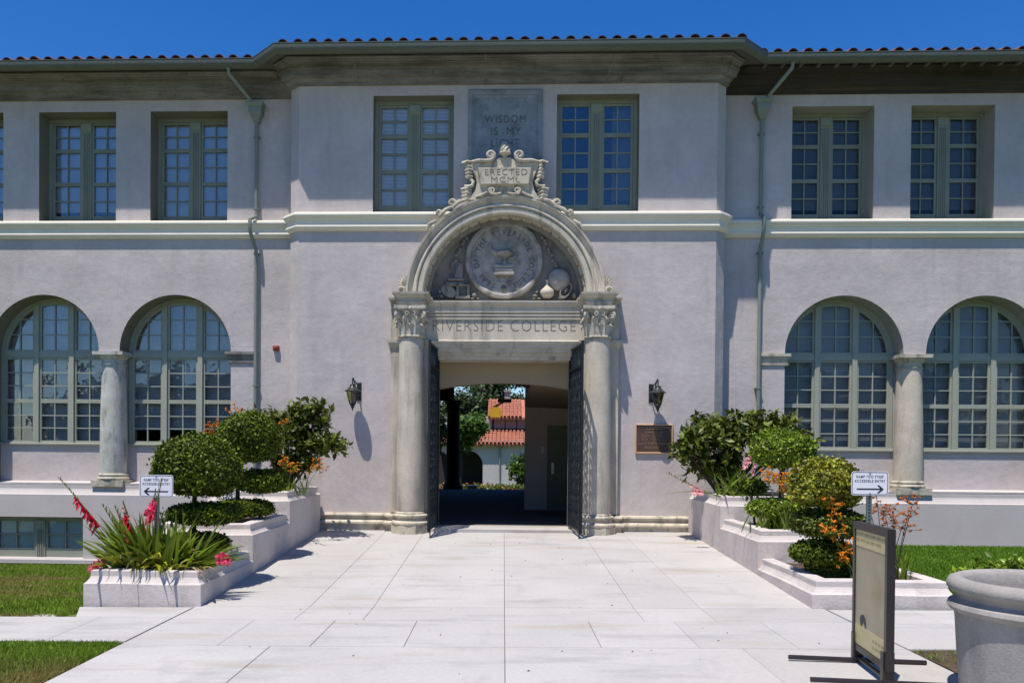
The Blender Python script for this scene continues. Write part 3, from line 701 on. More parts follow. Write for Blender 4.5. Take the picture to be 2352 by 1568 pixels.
# ---- base moulding of the bay, stopping at the portal
BASE = [(-0.03,0.60),(0.03,0.598),(0.07,0.585),(0.085,0.555),(0.07,0.525),(0.04,0.515),(0.035,0.475),(0.05,0.465),(0.075,0.46),(0.09,0.45),(0.115,0.43),(0.118,0.40),(0.10,0.375),(0.075,0.37),(0.075,0.10),(-0.03,0.10)]
for run in ([(-3.62,0),(-2.2,0)],[(2.2,0),(3.62,0)]):
    m = MB(); m.sweep(run, BASE); m.build('base_moulding', M['stone_carved'], col, smooth=True)
# ---- passage through the building
fl = MB(); fl.box(-1.49,1.49,-0.30,0.62,-0.1,0.325); fl.build('threshold', M['conc'], col)
fl = MB(); fl.box(-4.2,4.2,0.62,17.2,-0.2,0.31); fl.build('passage_floor', M['hall_floor'], col)
hw = MB()
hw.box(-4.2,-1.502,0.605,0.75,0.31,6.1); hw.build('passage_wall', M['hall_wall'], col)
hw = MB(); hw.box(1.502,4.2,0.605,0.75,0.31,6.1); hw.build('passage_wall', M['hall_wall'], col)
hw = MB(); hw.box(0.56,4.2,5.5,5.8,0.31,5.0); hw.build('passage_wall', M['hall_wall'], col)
for bb in ((-4.4,-4.2,0.6,17.2,0.0,5.2),(4.2,4.4,0.6,17.2,0.0,5.2),(0.95,4.2,17.0,17.3,0.31,5.0)): hw = MB(); hw.box(*bb); hw.build('passage_side_wall', M['hall_shade'], col)
hd = MB(); pts = [(-1.52,3.80),(-1.52,3.04)]+[(x,3.20-0.16*(x/1.5)**2) for x in lin(-1.5,1.5,16)]+[(1.52,3.04),(1.52,3.80)]
hd.prism(pts, 0.62, 0.90); hd.build('passage_header', M['hall_ceil'], col)
vc = MB(); xs = lin(0.56,4.2,16); q = len(xs)
vc.add([(x,0.9,3.30-0.035*x*x) for x in xs]+[(x,5.5,2.98-0.015*x*x) for x in xs]+[(x,0.9,3.5) for x in xs]+[(x,5.5,3.5) for x in xs],
       [(i,i+1,q+i+1,q+i) for i in range(q-1)]+[(2*q+i,3*q+i,3*q+i+1,2*q+i+1) for i in range(q-1)])
vc.build('passage_vault', M['hall_ceil'], col)
for bb,nm in (((-4.2,4.2,5.82,17.2,4.9,5.1),'passage_ceiling'),((-4.2,4.2,0.62,5.8,5.0,5.2),'passage_ceiling'),((-4.2,-2.0,16.9,17.25,3.86,4.9),'passage_beam')): hc = MB(); hc.box(*bb); hc.build(nm, M['hall_shade'], col)
pc = MB(); pc.lathe([(0.40,0.31),(0.40,0.45),(0.34,0.5),(0.28,0.6),(0.27,2.2),(0.25,3.45),(0.33,3.5),(0.33,3.56),(0.27,3.6),(0.29,3.7),(0.42,3.86)], (-2.02,17.05,0), 24)
pc.build('passage_column', M['hall_shade'], col, smooth=True)
dr = MB(); dr.box(1.14,1.19,5.44,5.5,0.31,2.50); dr.box(2.11,2.16,5.44,5.5,0.31,2.50); dr.box(1.19,2.11,5.44,5.5,2.45,2.50)
door = dr.build('passage_door', M['hall_door'], col)
m = MB(); m.box(1.195,2.105,5.465,5.5,0.335,2.445); m.build('leaf', M['hall_door'], door)
m = MB(); m.box(1.25,1.32,5.448,5.464,1.25,1.55); m.tube([(1.285,5.448,1.33),(1.285,5.40,1.33),(1.43,5.40,1.33)],0.012,8); m.build('handle', M['steel'], door)
m = MB(); m.box(0.98,1.06,5.485,5.5,1.78,1.95); m.build('notice', M['sign'], col)
# ================================================================ ENTRANCE PORTAL
por = thing('entrance_portal', 'carved stone entrance portal with two columns, round arch and crest over the doorway', 'portal', (0,-0.1,0.27))
ST, SC = M['stone'], M['stone_carved']
def capital_mb(cx, cy, z0, z1, r, mb):
    h = z1-z0
    mb.lathe([(r,z0),(r*1.10,z0+0.012),(r*1.14,z0+0.03),(r*1.08,z0+0.05),(r*0.93,z0+0.055),(r*0.93,z0+h*0.5),(r*1.02,z0+h*0.75),(r*1.22,z0+h*0.88),(r*0.9,z0+h*0.885)], (cx,cy,0), 24)
    # abacus with hollowed sides
    P = []; a = r*1.52; d = r*0.20
    for k in range(4):
        th = math.pi/4+k*math.pi/2; c0 = Vector((math.cos(th),math.sin(th)))*a*1.25; c1 = Vector((math.cos(th+math.pi/2),math.sin(th+math.pi/2)))*a*1.25
        nrm = -(c0+c1).normalized()
        for i in range(6):
            t = 0.06+0.88*i/5; q = c0.lerp(c1,t)+nrm*d*math.sin(math.pi*t); P.append((cx+q.x,cy+q.y))
    mb.prismz(P, z1-h*0.10, z1-0.002); P2 = [(cx+(x-cx)*0.94,cy+(y-cy)*0.94) for x,y in P]; mb.prismz(P2, z1-h*0.145, z1-h*0.101)
    def leaf(th, zb, zt, w, out):
        ct, sn = math.cos(th), math.sin(th); tx_, ty_ = -sn, ct; n = 7; vs_ = []; 
        for i in range(n+1):
            t = i/n; z = zb+(zt-zb)*min(1,t*1.22) if t < 0.82 else zt-(zt-zb)*(t-0.82)*1.3
            rr = r*0.95+0.012+out*(t**3); ww = w*(0.75+0.45*math.sin(math.pi*min(1,t*1.1)))*(1 if t < 0.8 else (1-t)*4+0.15)
            for sd, dd in ((-1,-0.012),(-0.5,0.006),(0,0.022),(0.5,0.006),(1,-0.012)):
                vs_.append((cx+ct*(rr+dd)+tx_*ww*sd, cy+sn*(rr+dd)+ty_*ww*sd, z))
        k = len(vs_)
        vs_ += [(x-ct*0.018,y-sn*0.018,z-0.004) for x,y,z in vs_]
        fs = []
        for i in range(n):
            for j in range(4):
                a_ = i*5+j; fs.append((a_,a_+1,a_+6,a_+5)); fs.append((k+a_,k+a_+5,k+a_+6,k+a_+1))
        for i in range(n): fs += [(i*5,i*5+5,k+i*5+5,k+i*5),(i*5+4,k+i*5+4,k+i*5+9,i*5+9)]
        mb.add(vs_, fs)
    for i in range(8): leaf(i*math.pi/4-math.pi/2, z0+0.05, z0+h*0.46, r*0.30, r*0.34)
    for i in range(8): leaf(i*math.pi/4+math.pi/8-math.pi/2, z0+0.05, z0+h*0.70, r*0.26, r*0.45)
    for k in range(4):                       # corner volutes
        th = math.pi/4+k*math.pi/2; d = Vector((math.cos(th),math.sin(th)))
        pts = []
        for i in range(17):
            t = i/16; ang = math.pi*0.5-t*2.6*math.pi; q = r*0.27*(1-0.72*t)
            rad = r*1.42+q*math.cos(ang); pts.append((cx+d.x*rad, cy+d.y*rad, z1-h*0.30+q*math.sin(ang)))
        pts = [(cx+d.x*r*0.95,cy+d.y*r*0.95,z0+h*0.5),(cx+d.x*r*1.15,cy+d.y*r*1.15,z0+h*0.70)]+pts
        mb.tube(pts, [0.02,0.026]+[0.03-0.008*i/16 for i in range(17)], 7)
        mb.ball((cx+d.x*r*1.42,cy+d.y*r*1.42,z1-h*0.30), 0.032, 8, 6)
    for k in range(4):                       # flower on each side of the abacus
        th = k*math.pi/2; d = Vector((math.cos(th),math.sin(th)))
        mb.ball((cx+d.x*r*1.20,cy+d.y*r*1.20,z1-h*0.10), (0.036,0.036,0.045), 8, 6)
        for sg in (-1,1):
            tx_, ty_ = -d.y*sg, d.x*sg
            pts = []
            for i in range(11):
                t = i/10; ang = math.pi-t*2.2*math.pi; q = 0.045*(1-0.6*t); lat = 0.06+q*math.cos(ang)
                pts.append((cx+d.x*r*1.12+tx_*lat, cy+d.y*r*1.12+ty_*lat, z1-h*0.26+q*math.sin(ang)))
            mb.tube(pts, 0.013, 5)
for s in (-1,1):
    cx, cy = s*1.775, -0.27
    sh = MB(); sh.lathe([(0.262,0.66),(0.272,0.70),(0.272,1.6),(0.262,2.5),(0.245,3.3),(0.232,3.945)], (cx,cy,0), 40)
    c = sh.build('column', ST, por, smooth=True)
    q = MB(); capital_mb(cx, cy, 3.95, 4.555, 0.235, q); q.build('capital', SC, c, smooth=True)
    q = MB(); q.lathe([(0.2,0.40),(0.345,0.405),(0.365,0.43),(0.365,0.455),(0.345,0.48),(0.318,0.487),(0.30,0.50),(0.295,0.54),(0.31,0.55),(0.335,0.565),(0.338,0.59),(0.32,0.61),(0.285,0.617),(0.285,0.64),(0.262,0.66)], (cx,cy,0), 40)
    rr = 0.375; P = [(cx+rr*math.cos(a),cy+rr*math.sin(a)) for a in [math.pi/8+math.pi/4*i for i in range(8)]]
    q.prismz(P, 0.08, 0.402); q.build('base', SC, c, smooth=True)
    # backing pilaster, its cap and base
    m = MB(); x0,x1 = sorted((s*1.49,s*2.19)); m.box(x0,x1,-0.13,0.02,0.62,4.60); p = m.build('pilaster', ST, por)
    m = MB(); xi, xo = sorted((s*2.0,s*2.19)); 
    m.sweep([(x0,0.02),(x0,-0.13),(x1,-0.13),(x1,0.02)] , [(-0.01,3.80),(0.0,3.80),(0.025,3.83),(0.06,3.90),(0.065,3.955),(-0.01,3.955)]); m.build('pilaster_cap', SC, p)
    m = MB(); m.sweep([(x0,0.05),(x0,-0.13),(x1,-0.13),(x1,0.05)], BASE); m.build('pilaster_base', SC, p, smooth=True)
    # entablature block over the column
    m = MB(); x0,x1 = sorted((s*1.515,s*2.03)); 
    m.sweep([(x0,0.0),(x0,-0.50),(x1,-0.50),(x1,0.0)], [(-0.2,4.555),(0.0,4.555),(0.0,4.60),(0.02,4.605),(0.02,4.625),(0.0,4.63),(0.0,4.69),(0.03,4.70),(0.085,4.765),(0.09,4.80),(-0.2,4.80)])
    m.add([(x0,-0.5,4.798),(x1,-0.5,4.798),(x1,0,4.798),(x0,0,4.798)], [(0,1,2,3)]); m.build('entablature_block', SC, por)
    m = MB(); x0,x1 = sorted((s*1.49,s*2.13)); m.sweep([(x0,0.02),(x0,-0.15),(x1,-0.15),(x1,0.02)], [(-0.12,4.46),(0.0,4.46),(0.0,4.61),(0.05,4.66),(0.10,4.72),(0.105,4.755),(-0.12,4.755)]); m.build('entablature_return', SC, por)
    # door jamb mouldings
    m = MB(); a = s*1.49
    for d,(w0,w1,yy) in enumerate(((1.40,1.49,-0.06),(1.33,1.40,0.0),(1.29,1.33,0.06))):
        x0,x1 = sorted((s*w0,s*w1)); m.box(x0+0.001*d,x1-0.001*d,yy,0.60-0.002*d,0.24,3.74-0.06*d)
    m.build('door_jamb', ST, por)
# lintel: stepped architrave, frieze with the name, cornice
m = MB(); m.sweep([(-1.495,-0.10),(1.495,-0.10)], [(-0.70,3.60),(-0.18,3.60),(-0.17,3.66),(-0.12,3.665),(-0.115,3.73),(-0.05,3.74),(-0.04,3.80),(0.0,3.81),(0.01,3.88),(0.05,3.90),(0.06,3.935),(0.03,3.955),(0.0,3.96),(0.0,4.355),(0.028,4.36),(0.028,4.385),(0.008,4.388),(0.008,4.42),(0.038,4.424),(0.038,4.447),(0.016,4.45),(0.016,4.482),(0.048,4.486),(0.048,4.508),(0.026,4.512),(0.026,4.60),(0.06,4.63),(0.085,4.67),(0.09,4.70),(-0.40,4.795),(-0.70,4.795)])
lint = m.build('lintel', ST, por)
m = MB(); text_mb('RIVERSIDE COLLEGE',-1.385,1.365,4.135,4.335,-0.10,m,0.004); m.build('lettering', M['letter_mid'], lint)
# archivolt
ar = MB(); ar.arc([(1.56,0.14),(1.56,-0.17),(1.585,-0.20),(1.665,-0.205),(1.675,-0.18),(1.695,-0.18),(1.70,-0.225),(1.72,-0.23),(1.74,-0.20),(1.78,-0.17),(1.815,-0.185),(1.84,-0.22),(1.86,-0.225),(1.865,-0.25),(1.90,-0.255),(1.905,0.0),(1.7,0.02)], (0,4.80), 0, math.pi, 96)
arch = ar.build('arch', ST, por, smooth=True)
m = MB()                                   # coffers of the arch soffit
for i in range(23):
    a = math.pi*(i+0.5)/23; da = math.pi/23*0.40
    for rr_, d, w in ((1.545,0,1.0),):
        n0 = [(1.558,a-da),(1.558,a+da),(1.53,a+da*0.94),(1.53,a-da*0.94)]
        m.add([(r_*math.cos(t),yy,4.80+r_*math.sin(t)) for yy in (-0.09,0.08) for r_,t in n0], [(0,1,2,3),(7,6,5,4),(0,3,7,4),(1,5,6,2),(2,6,7,3)])
m.build('coffer', SC, arch)
# tympanum
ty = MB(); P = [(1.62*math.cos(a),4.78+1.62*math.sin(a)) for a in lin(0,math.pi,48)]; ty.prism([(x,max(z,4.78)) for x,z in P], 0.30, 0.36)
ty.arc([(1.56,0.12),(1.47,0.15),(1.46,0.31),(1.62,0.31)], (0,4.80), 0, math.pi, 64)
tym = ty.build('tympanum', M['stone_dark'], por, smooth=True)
mc = (-0.02,5.575)
md = MB(); md.arc([(0.0005,0.30),(0.0005,0.22),(0.44,0.22),(0.445,0.205),(0.465,0.205),(0.47,0.225),(0.655,0.225),(0.66,0.19),(0.70,0.165),(0.745,0.17),(0.765,0.20),(0.77,0.30)], mc, 0, 2*math.pi, 72)
med = md.build('medallion', M['stone_mid'], tym, smooth=True)
ring = MB(); txt = 'SEAL OF THE RIVERSIDE COLLEGE'; n = len(txt)
for i, ch in enumerate(txt):
    if ch == ' ': continue
    V, F = glyphs(ch, 1.0); w_ = max(v[0] for v in V)-min(v[0] for v in V); h_ = 0.72
    x0 = min(v[0] for v in V); th = R(-90-22)-R(316)*i/(n-1)            # clockwise from lower left
    sc = 0.155; rr_ = 0.495; ux, uz = math.sin(th), -math.cos(th)
    ring.add([(mc[0]+(rr_+v[1]*sc)*math.cos(th)+(v[0]-x0-w_/2)*sc*0.9*ux, 0.225-(0.014 if v[2] > 0 else 0), mc[1]+(rr_+v[1]*sc)*math.sin(th)+(v[0]-x0-w_/2)*sc*0.9*uz) for v in V], F)
ring.arc([(0.03,0.226),(0.03,0.205),(0.052,0.20),(0.06,0.226)], (mc[0],mc[1]-0.555), 0, 2*math.pi, 16); ring.ball((mc[0],0.215,mc[1]-0.555), 0.02, 8, 6)
ring.build('lettering', M['letter_dark'], med)
lp = MB()                                  # oil lamp standing on books
prof = [(0.07,-0.16),(0.075,-0.14),(0.035,-0.11),(0.03,-0.06),(0.07,-0.02),(0.15,0.03),(0.17,0.07),(0.14,0.10),(0.05,0.12),(0.02,0.15)]
lp.lathe(prof, (mc[0],0.20,mc[1]+0.06), 20)
lp.tube([(mc[0]-0.12,0.19,mc[1]+0.10),(mc[0]-0.21,0.185,mc[1]+0.15),(mc[0]-0.27,0.185,mc[1]+0.19)], [0.055,0.04,0.028], 8)
lp.tube([(mc[0]+0.14+0.09*math.cos(a),0.19,mc[1]+0.11+0.085*math.sin(a)) for a in lin(-2.2,2.4,12)], 0.02, 6)
lp.tube([(mc[0]-0.27,0.185,mc[1]+0.20),(mc[0]-0.29,0.185,mc[1]+0.25),(mc[0]-0.26,0.185,mc[1]+0.31)], [0.025,0.035,0.004], 6)
lp.build('lamp_relief', M['stone_mid'], med, smooth=True)
bk = MB()
for i,(w0,dz) in enumerate(((0.40,0),(0.36,0.068),(0.37,0.136))): bk.bevbox(mc[0]-w0/2,mc[0]+w0/2,0.12,0.22,mc[1]-0.305+dz,mc[1]-0.305+dz+0.06,0.012)
bk.build('book_relief', M['stone_mid'], med)
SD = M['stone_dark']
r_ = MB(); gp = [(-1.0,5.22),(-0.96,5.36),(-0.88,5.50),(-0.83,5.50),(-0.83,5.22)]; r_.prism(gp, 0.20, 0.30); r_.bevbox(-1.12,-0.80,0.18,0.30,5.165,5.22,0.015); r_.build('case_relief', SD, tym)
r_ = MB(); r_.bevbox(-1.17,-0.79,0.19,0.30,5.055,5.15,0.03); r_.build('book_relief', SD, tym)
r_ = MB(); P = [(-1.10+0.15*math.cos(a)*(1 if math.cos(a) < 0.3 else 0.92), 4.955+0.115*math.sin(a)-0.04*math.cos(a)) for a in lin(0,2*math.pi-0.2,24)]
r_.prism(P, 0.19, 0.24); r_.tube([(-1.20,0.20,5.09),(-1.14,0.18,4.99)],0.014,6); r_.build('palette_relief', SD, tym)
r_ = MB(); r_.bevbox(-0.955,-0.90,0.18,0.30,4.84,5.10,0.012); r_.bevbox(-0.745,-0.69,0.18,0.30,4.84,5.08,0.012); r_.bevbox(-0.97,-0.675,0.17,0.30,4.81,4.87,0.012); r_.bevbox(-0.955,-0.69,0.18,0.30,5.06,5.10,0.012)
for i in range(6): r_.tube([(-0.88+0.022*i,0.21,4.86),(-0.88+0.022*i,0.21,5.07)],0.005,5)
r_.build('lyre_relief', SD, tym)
r_ = MB(); r_.ball((1.06,0.24,5.19),(0.22,0.13,0.22),24,16)
for i in range(3): r_.arc([(0.218,0.235),(0.226,0.232),(0.226,0.245),(0.218,0.245)], (1.06,5.19), 0, 2*math.pi, 32)
r_.build('globe_relief', M['stone_mid'], tym, smooth=True)
r_ = MB(); r_.lathe([(0.05,4.815),(0.075,4.83),(0.125,4.88),(0.14,4.93),(0.125,4.98),(0.06,5.04),(0.028,5.08),(0.024,5.15),(0.04,5.17)], (0.83,0.20,0), 20); r_.build('vase_relief', M['stone_carved'], tym, smooth=True)
r_ = MB(); gc = (1.19,4.97)
k0 = len(r_.v)
r_.arc([(0.115,0.15),(0.15,0.15),(0.15,0.24),(0.115,0.24)], (0,0), 0, 2*math.pi, 28); r_.arc([(0.0005,0.15),(0.035,0.15),(0.035,0.24),(0.0005,0.24)], (0,0), 0, 2*math.pi, 14)
for i in range(9):
    a = 2*math.pi*i/9; r_.tube([(0.03*math.cos(a),0.195,0.03*math.sin(a)),(0.12*math.cos(a),0.195,0.12*math.sin(a))],0.011,5)
c_, s_ = math.cos(R(-32)), math.sin(R(-32))
r_.v = [(gc[0]+(x*0.66)*c_-z*1.15*s_, y-0.03*x, gc[1]+(x*0.66)*s_+z*1.15*c_) for x,y,z in r_.v]; r_.build('wheel_relief', M['stone_dark'], tym)
r_ = MB()
for (x,z,a,b) in ((-0.60,4.88,0.05,0.045),(-0.63,4.815,0.045,0.02),(-0.53,4.815,0.03,0.02),(0.60,4.87,0.055,0.03),(0.63,4.94,0.03,0.025),(0.58,4.815,0.04,0.018),(0.67,4.815,0.05,0.02),(1.12,4.84,0.07,0.04),(1.36,4.88,0.05,0.07),(-1.25,4.86,0.04,0.04),(-1.28,4.95,0.03,0.04)):
    r_.ball((x,0.22,z),(a,0.07,b),10,7)
for s in (-1,1):
    for i in range(9): r_.ball((s*(0.74+0.045*i*0.8+0.02*(i%2))+(-0.02),0.27,6.02-0.075*i+0.02*(i%3)),(0.045,0.05,0.045),8,6)
tag(r_.build('leaf_relief', SD, tym, smooth=True), kind='stuff')
# shell ornaments at the feet of the arch
for s in (-1,1):
    m = MB(); cx = s*1.985; m.arc([(0.0005,-0.20),(0.03,-0.21),(0.05,-0.24),(0.085,-0.23),(0.095,-0.14),(0.0005,-0.12)], (cx,4.90), 0, 2*math.pi, 18)
    m.box(cx-0.11,cx+0.11,-0.20,-0.05,4.80,4.835)
    for i in range(6):
        a = math.pi/2+s*(-0.05-0.26*i) if True else 0
        a = math.pi/2-s*(-0.35+0.30*i) ; d = (math.cos(a),math.sin(a)); o = (cx-s*0.08,4.97)
        L_ = 0.24-0.018*i
        m.tube([(o[0]+d[0]*0.03,-0.17,o[1]+d[1]*0.03),(o[0]+d[0]*L_*0.6,-0.19,o[1]+d[1]*L_*0.6),(o[0]+d[0]*L_,-0.17,o[1]+d[1]*L_)], [0.014,0.026,0.018], 6)
    m.build('shell_ornament', SC, por, smooth=True)
# crest over the arch
cr = MB()
P = [(-0.70,6.62),(-0.58,6.80),(-0.55,6.95),(-0.58,7.08),(-0.66,7.25),(-0.66,7.31),(-0.40,7.33),(-0.22,7.36),(-0.13,7.42),(0.09,7.42),(0.18,7.36),(0.36,7.33),(0.62,7.31),(0.62,7.25),(0.54,7.08),(0.51,6.95),(0.54,6.80),(0.66,6.62)]
cr.prism(P, -0.22, 0.0)
crest = cr.build('crest', SC, por)
m = MB(); P = [(-0.555,7.235),(0.515,7.235),(0.455,6.865),(-0.495,6.865)]; Pi = [(-0.53,7.205),(0.485,7.205),(0.43,6.90),(-0.47,6.90)]
m.add([(x,-0.22,z) for x,z in P]+[(x,-0.30,z) for x,z in Pi], [(0,1,5,4),(1,2,6,5),(2,3,7,6),(3,0,4,7),(4,5,6,7)])
tb = m.build('crest_tablet', SC, crest)
m = MB(); text_mb('ERECTED',-0.395,0.405,7.065,7.175,-0.301,m,0.004); m.build('lettering', M['letter_mid'], crest); m = MB(); text_mb('MCML',-0.275,0.27,6.925,7.03,-0.301,m,0.004); m.build('lettering', M['letter_mid'], crest)
m = MB()
sx = lambda x,s: -0.02+s*x
for s in (-1,1):
    # upper rail ending in scrolls
    pts = [(sx(0.63,s),-0.24,7.335),(sx(0.50,s),-0.25,7.36),(sx(0.36,s),-0.26,7.35),(sx(0.26,s),-0.26,7.36),(sx(0.215,s),-0.26,7.40),(sx(0.20,s),-0.26,7.46)]
    m.tube(pts,[0.03,0.034,0.036,0.036,0.036,0.034],8)
    m.tube(spiral((sx(0.275,s),7.455),0.075,1.25,math.pi if s > 0 else 0,-s,20,-0.26,0.2),[0.034]*10+[0.03]*11,8)
    m.tube([(sx(0.70,s),-0.26,7.34),(sx(0.80,s),-0.24,7.33),(sx(0.70,s),-0.22,7.31)],0.03,8)
    # side consoles: stacked rolls
    for (x,z,rw) in ((0.705,7.335,0.085),(0.70,7.255,0.065),(0.695,7.19,0.07),(0.69,7.125,0.06),(0.685,7.06,0.062)):
        m.tube([(sx(x-rw,s),-0.17,z+0.01),(sx(x,s),-0.24,z),(sx(x+rw*0.8,s),-0.20,z-0.008)],[0.03,0.04,0.032],8)
    m.tube([(sx(0.66,s),-0.2,7.02),(sx(0.60,s),-0.22,6.96),(sx(0.62,s),-0.22,6.89),(sx(0.70,s),-0.23,6.86),(sx(0.77,s),-0.23,6.87)],[0.03,0.034,0.036,0.042,0.036],8)
    for (x,z,rw) in ((0.74,6.82,0.10),(0.73,6.755,0.085),(0.735,6.69,0.085),(0.725,6.63,0.075)):
        m.tube([(sx(x-rw,s),-0.16,z),(sx(x,s),-0.25,z),(sx(x+rw*0.9,s),-0.2,z)],[0.03,0.042,0.032],8)
    # running scrolls down the back of the arch
    for a, rr_, L_ in ((60,0.08,0.20),(51,0.055,0.18)):
        t = R(a); bx_, bz = 1.97*math.cos(t), 4.80+1.97*math.sin(t)
        m.tube(spiral((sx(bx_+0.02,s),bz+rr_*0.55),rr_,1.15,math.pi*1.5,-s,18,-0.24,0.25),[0.036]*9+[0.03]*10,7)
        t2 = R(a+8); m.tube([(sx(bx_,s),-0.24,bz-rr_*0.2),(sx(1.96*math.cos(R(a+4)),s),-0.25,4.80+1.97*math.sin(R(a+4))+0.01),(sx(1.94*math.cos(t2),s),-0.24,4.80+1.94*math.sin(t2)+0.02)],[0.035,0.04,0.03],7)
    t = R(41); m.tube([(sx(1.92*math.cos(R(47)),s),-0.22,4.8+1.95*math.sin(R(47))),(sx(1.96*math.cos(R(43)),s),-0.24,4.8+1.97*math.sin(R(43))),(sx(1.93*math.cos(R(39.5)),s),-0.24,4.8+1.93*math.sin(R(39.5)))],[0.03,0.045,0.012],7)
    # small scrolls under the tablet
    m.tube(spiral((sx(0.24,s),6.775),0.06,1.2,0 if s > 0 else math.pi,s,18,-0.27,0.2),[0.02]*19,7)
    m.tube([(sx(0.30,s),-0.27,6.78),(sx(0.27,s),-0.27,6.72),(sx(0.16,s),-0.27,6.71),(sx(0.06,s),-0.27,6.74)],[0.02,0.024,0.024,0.012],7)
    m.tube([(sx(0.33,s),-0.27,6.75),(sx(0.42,s),-0.26,6.70),(sx(0.55,s),-0.24,6.66)],[0.022,0.03,0.02],7)
m.build('crest_scroll', SC, crest, smooth=True)
m = MB(); m.lathe([(0.055,7.40),(0.045,7.43),(0.05,7.455),(0.115,7.485),(0.125,7.50),(0.115,7.515),(0.05,7.52)], (-0.02,-0.20,0), 20); urn = m.build('torch_bowl', SC, crest, smooth=True)
m = MB()
for i in range(7):
    a = 2*math.pi*i/7; pts = []
    for k in range(8):
        t = k/7; rr_ = 0.085*math.cos(t*1.25)+0.004; th = a+t*1.9; pts.append((-0.02+rr_*math.cos(th),-0.20+rr_*math.sin(th),7.51+0.21*t))
    m.tube(pts,[0.03,0.034,0.036,0.034,0.030,0.025,0.018,0.005],7)
m.build('flame', SC, urn, smooth=True)

# ================================================================ GATES
def gate(loc, rz, s, label):
    t = thing('iron_gate', label, 'gate', loc, 'wrought iron gate leaves', True, rz); wd, ht = 1.24, 3.42
    m = MB(); b = 0.022
    m.box(0,0.045,-b,b,0,ht); m.box(wd-0.045,wd,-b,b,-0.02,ht+0.04); m.build('stile', M['iron'], t)
    for z in (0.0,0.36,ht-0.42,ht-0.04):
        m = MB(); m.box(0.045,wd-0.045,-b*0.9,b*0.9,z,z+0.04); m.build('rail', M['iron'], t)
    bm_ = MB(); bm_.box(-0.008,0.008,-0.008,0.008,0.02,ht-0.02); me = bm_.mesh('bar', M['iron'])
    nb = 11
    for i in range(nb): inst('bar', me, t, (0.045+(wd-0.09)*(i+0.5)/nb,0,0))
    sc_ = MB(); r0 = 0.085
    for sg in (1,-1): 
        sc_.tube(spiral((0,sg*0.095),0.085,1.35,-sg*math.pi/2,sg,18,0,0.2),0.009,5)
    me = sc_.mesh('scroll', M['iron'])
    for i in range(6):
        for j in range(12):
            if (i+j) % 2 == 0 or j in (0,11): inst('scroll', me, t, (0.13+0.195*i,0,0.62+0.205*j))
    m = MB(); m.tube([(wd-0.02,-s*0.03,0.42),(wd-0.02,-s*0.03,-0.16)],0.012,6); m.tube([(wd-0.02,0,1.3),(wd-0.02,-s*0.10,1.3),(wd-0.07,-s*0.10,1.3)],0.010,6); m.build('drop_bolt', M['iron'], t)
    return t
gate((1.285,0.16,0.37), math.atan2(-1,0.105), 1, 'dark iron gate leaf swung open beside the right portal column')
gate((-1.285,0.16,0.37), math.atan2(-1,-0.055), -1, 'dark iron gate leaf swung open beside the left portal column')
# ================================================================ LANTERNS
def lantern(x, label, arm):
    t = thing('wall_lantern', label, 'lantern', (x,-0.0,2.58), 'lanterns flanking the portal'); y = -0.27
    m = MB(); m.bevbox(x-0.045+arm,x+0.045+arm,-0.02,0.0,2.78,3.14,0.01); m.build('back_plate', M['black'], t)
    m = MB(); m.tube([(x+arm,-0.015,2.86),(x+arm*0.8,-0.10,2.90),(x+arm*0.5,-0.17,3.0),(x+arm*0.3,-0.19,3.12),(x,-0.22,3.21),(x,-0.27,3.20),(x,-0.285,3.14),(x,-0.27,3.08)],0.013,8)
    m.tube([(x+arm,-0.015,3.05),(x+arm*0.6,-0.10,3.10),(x+arm*0.3,-0.18,3.16)],0.010,6); m.build('arm', M['black'], t, smooth=True)
    m = MB(); m.lathe([(0.02,3.09),(0.055,3.075),(0.06,3.065),(0.05,3.055),(0.07,3.03),(0.10,2.995),(0.145,2.965),(0.155,2.955),(0.15,2.945),(0.10,2.94)], (x,y,0), 24); m.build('cap', M['black'], t, smooth=True)
    m = MB()
    for i in range(6):
        a = math.pi/6+math.pi/3*i; m.tube([(x+0.118*math.cos(a),y+0.118*math.sin(a),2.945),(x+0.062*math.cos(a),y+0.062*math.sin(a),2.72)],0.009,5)
    m.lathe([(0.07,2.725),(0.075,2.715),(0.05,2.70),(0.055,2.68),(0.03,2.66),(0.035,2.64),(0.012,2.61),(0.016,2.595),(0.003,2.575)], (x,y,0), 16)
    m.build('cage', M['black'], t, smooth=True)
    for i in range(6):
        a0, a1 = math.pi/6+math.pi/3*i, math.pi/6+math.pi/3*(i+1); m = MB()
        q = [(x+r_*math.cos(a),y+r_*math.sin(a),z) for r_,a,z in ((0.114,a0,2.942),(0.114,a1,2.942),(0.06,a1,2.722),(0.06,a0,2.722))]
        n = (Vector(q[1])-Vector(q[0])).cross(Vector(q[3])-Vector(q[0])).normalized()*0.003
        m.add(q+[tuple(Vector(p)+n) for p in q], [(0,1,2,3),(7,6,5,4),(0,4,5,1),(1,5,6,2),(2,6,7,3),(3,7,4,0)]); m.build('pane', M['lampglass'], t)
    m = MB(); m.lathe([(0.012,2.73),(0.02,2.76),(0.022,2.84),(0.008,2.87)], (x,y,0), 10); m.build('bulb', M['lamp_in'], t, smooth=True)
lantern(-2.905,'black wall lantern left of the portal, above bare wall',0.08)
lantern(2.915,'black wall lantern right of the portal, above the bronze plaque',-0.08)
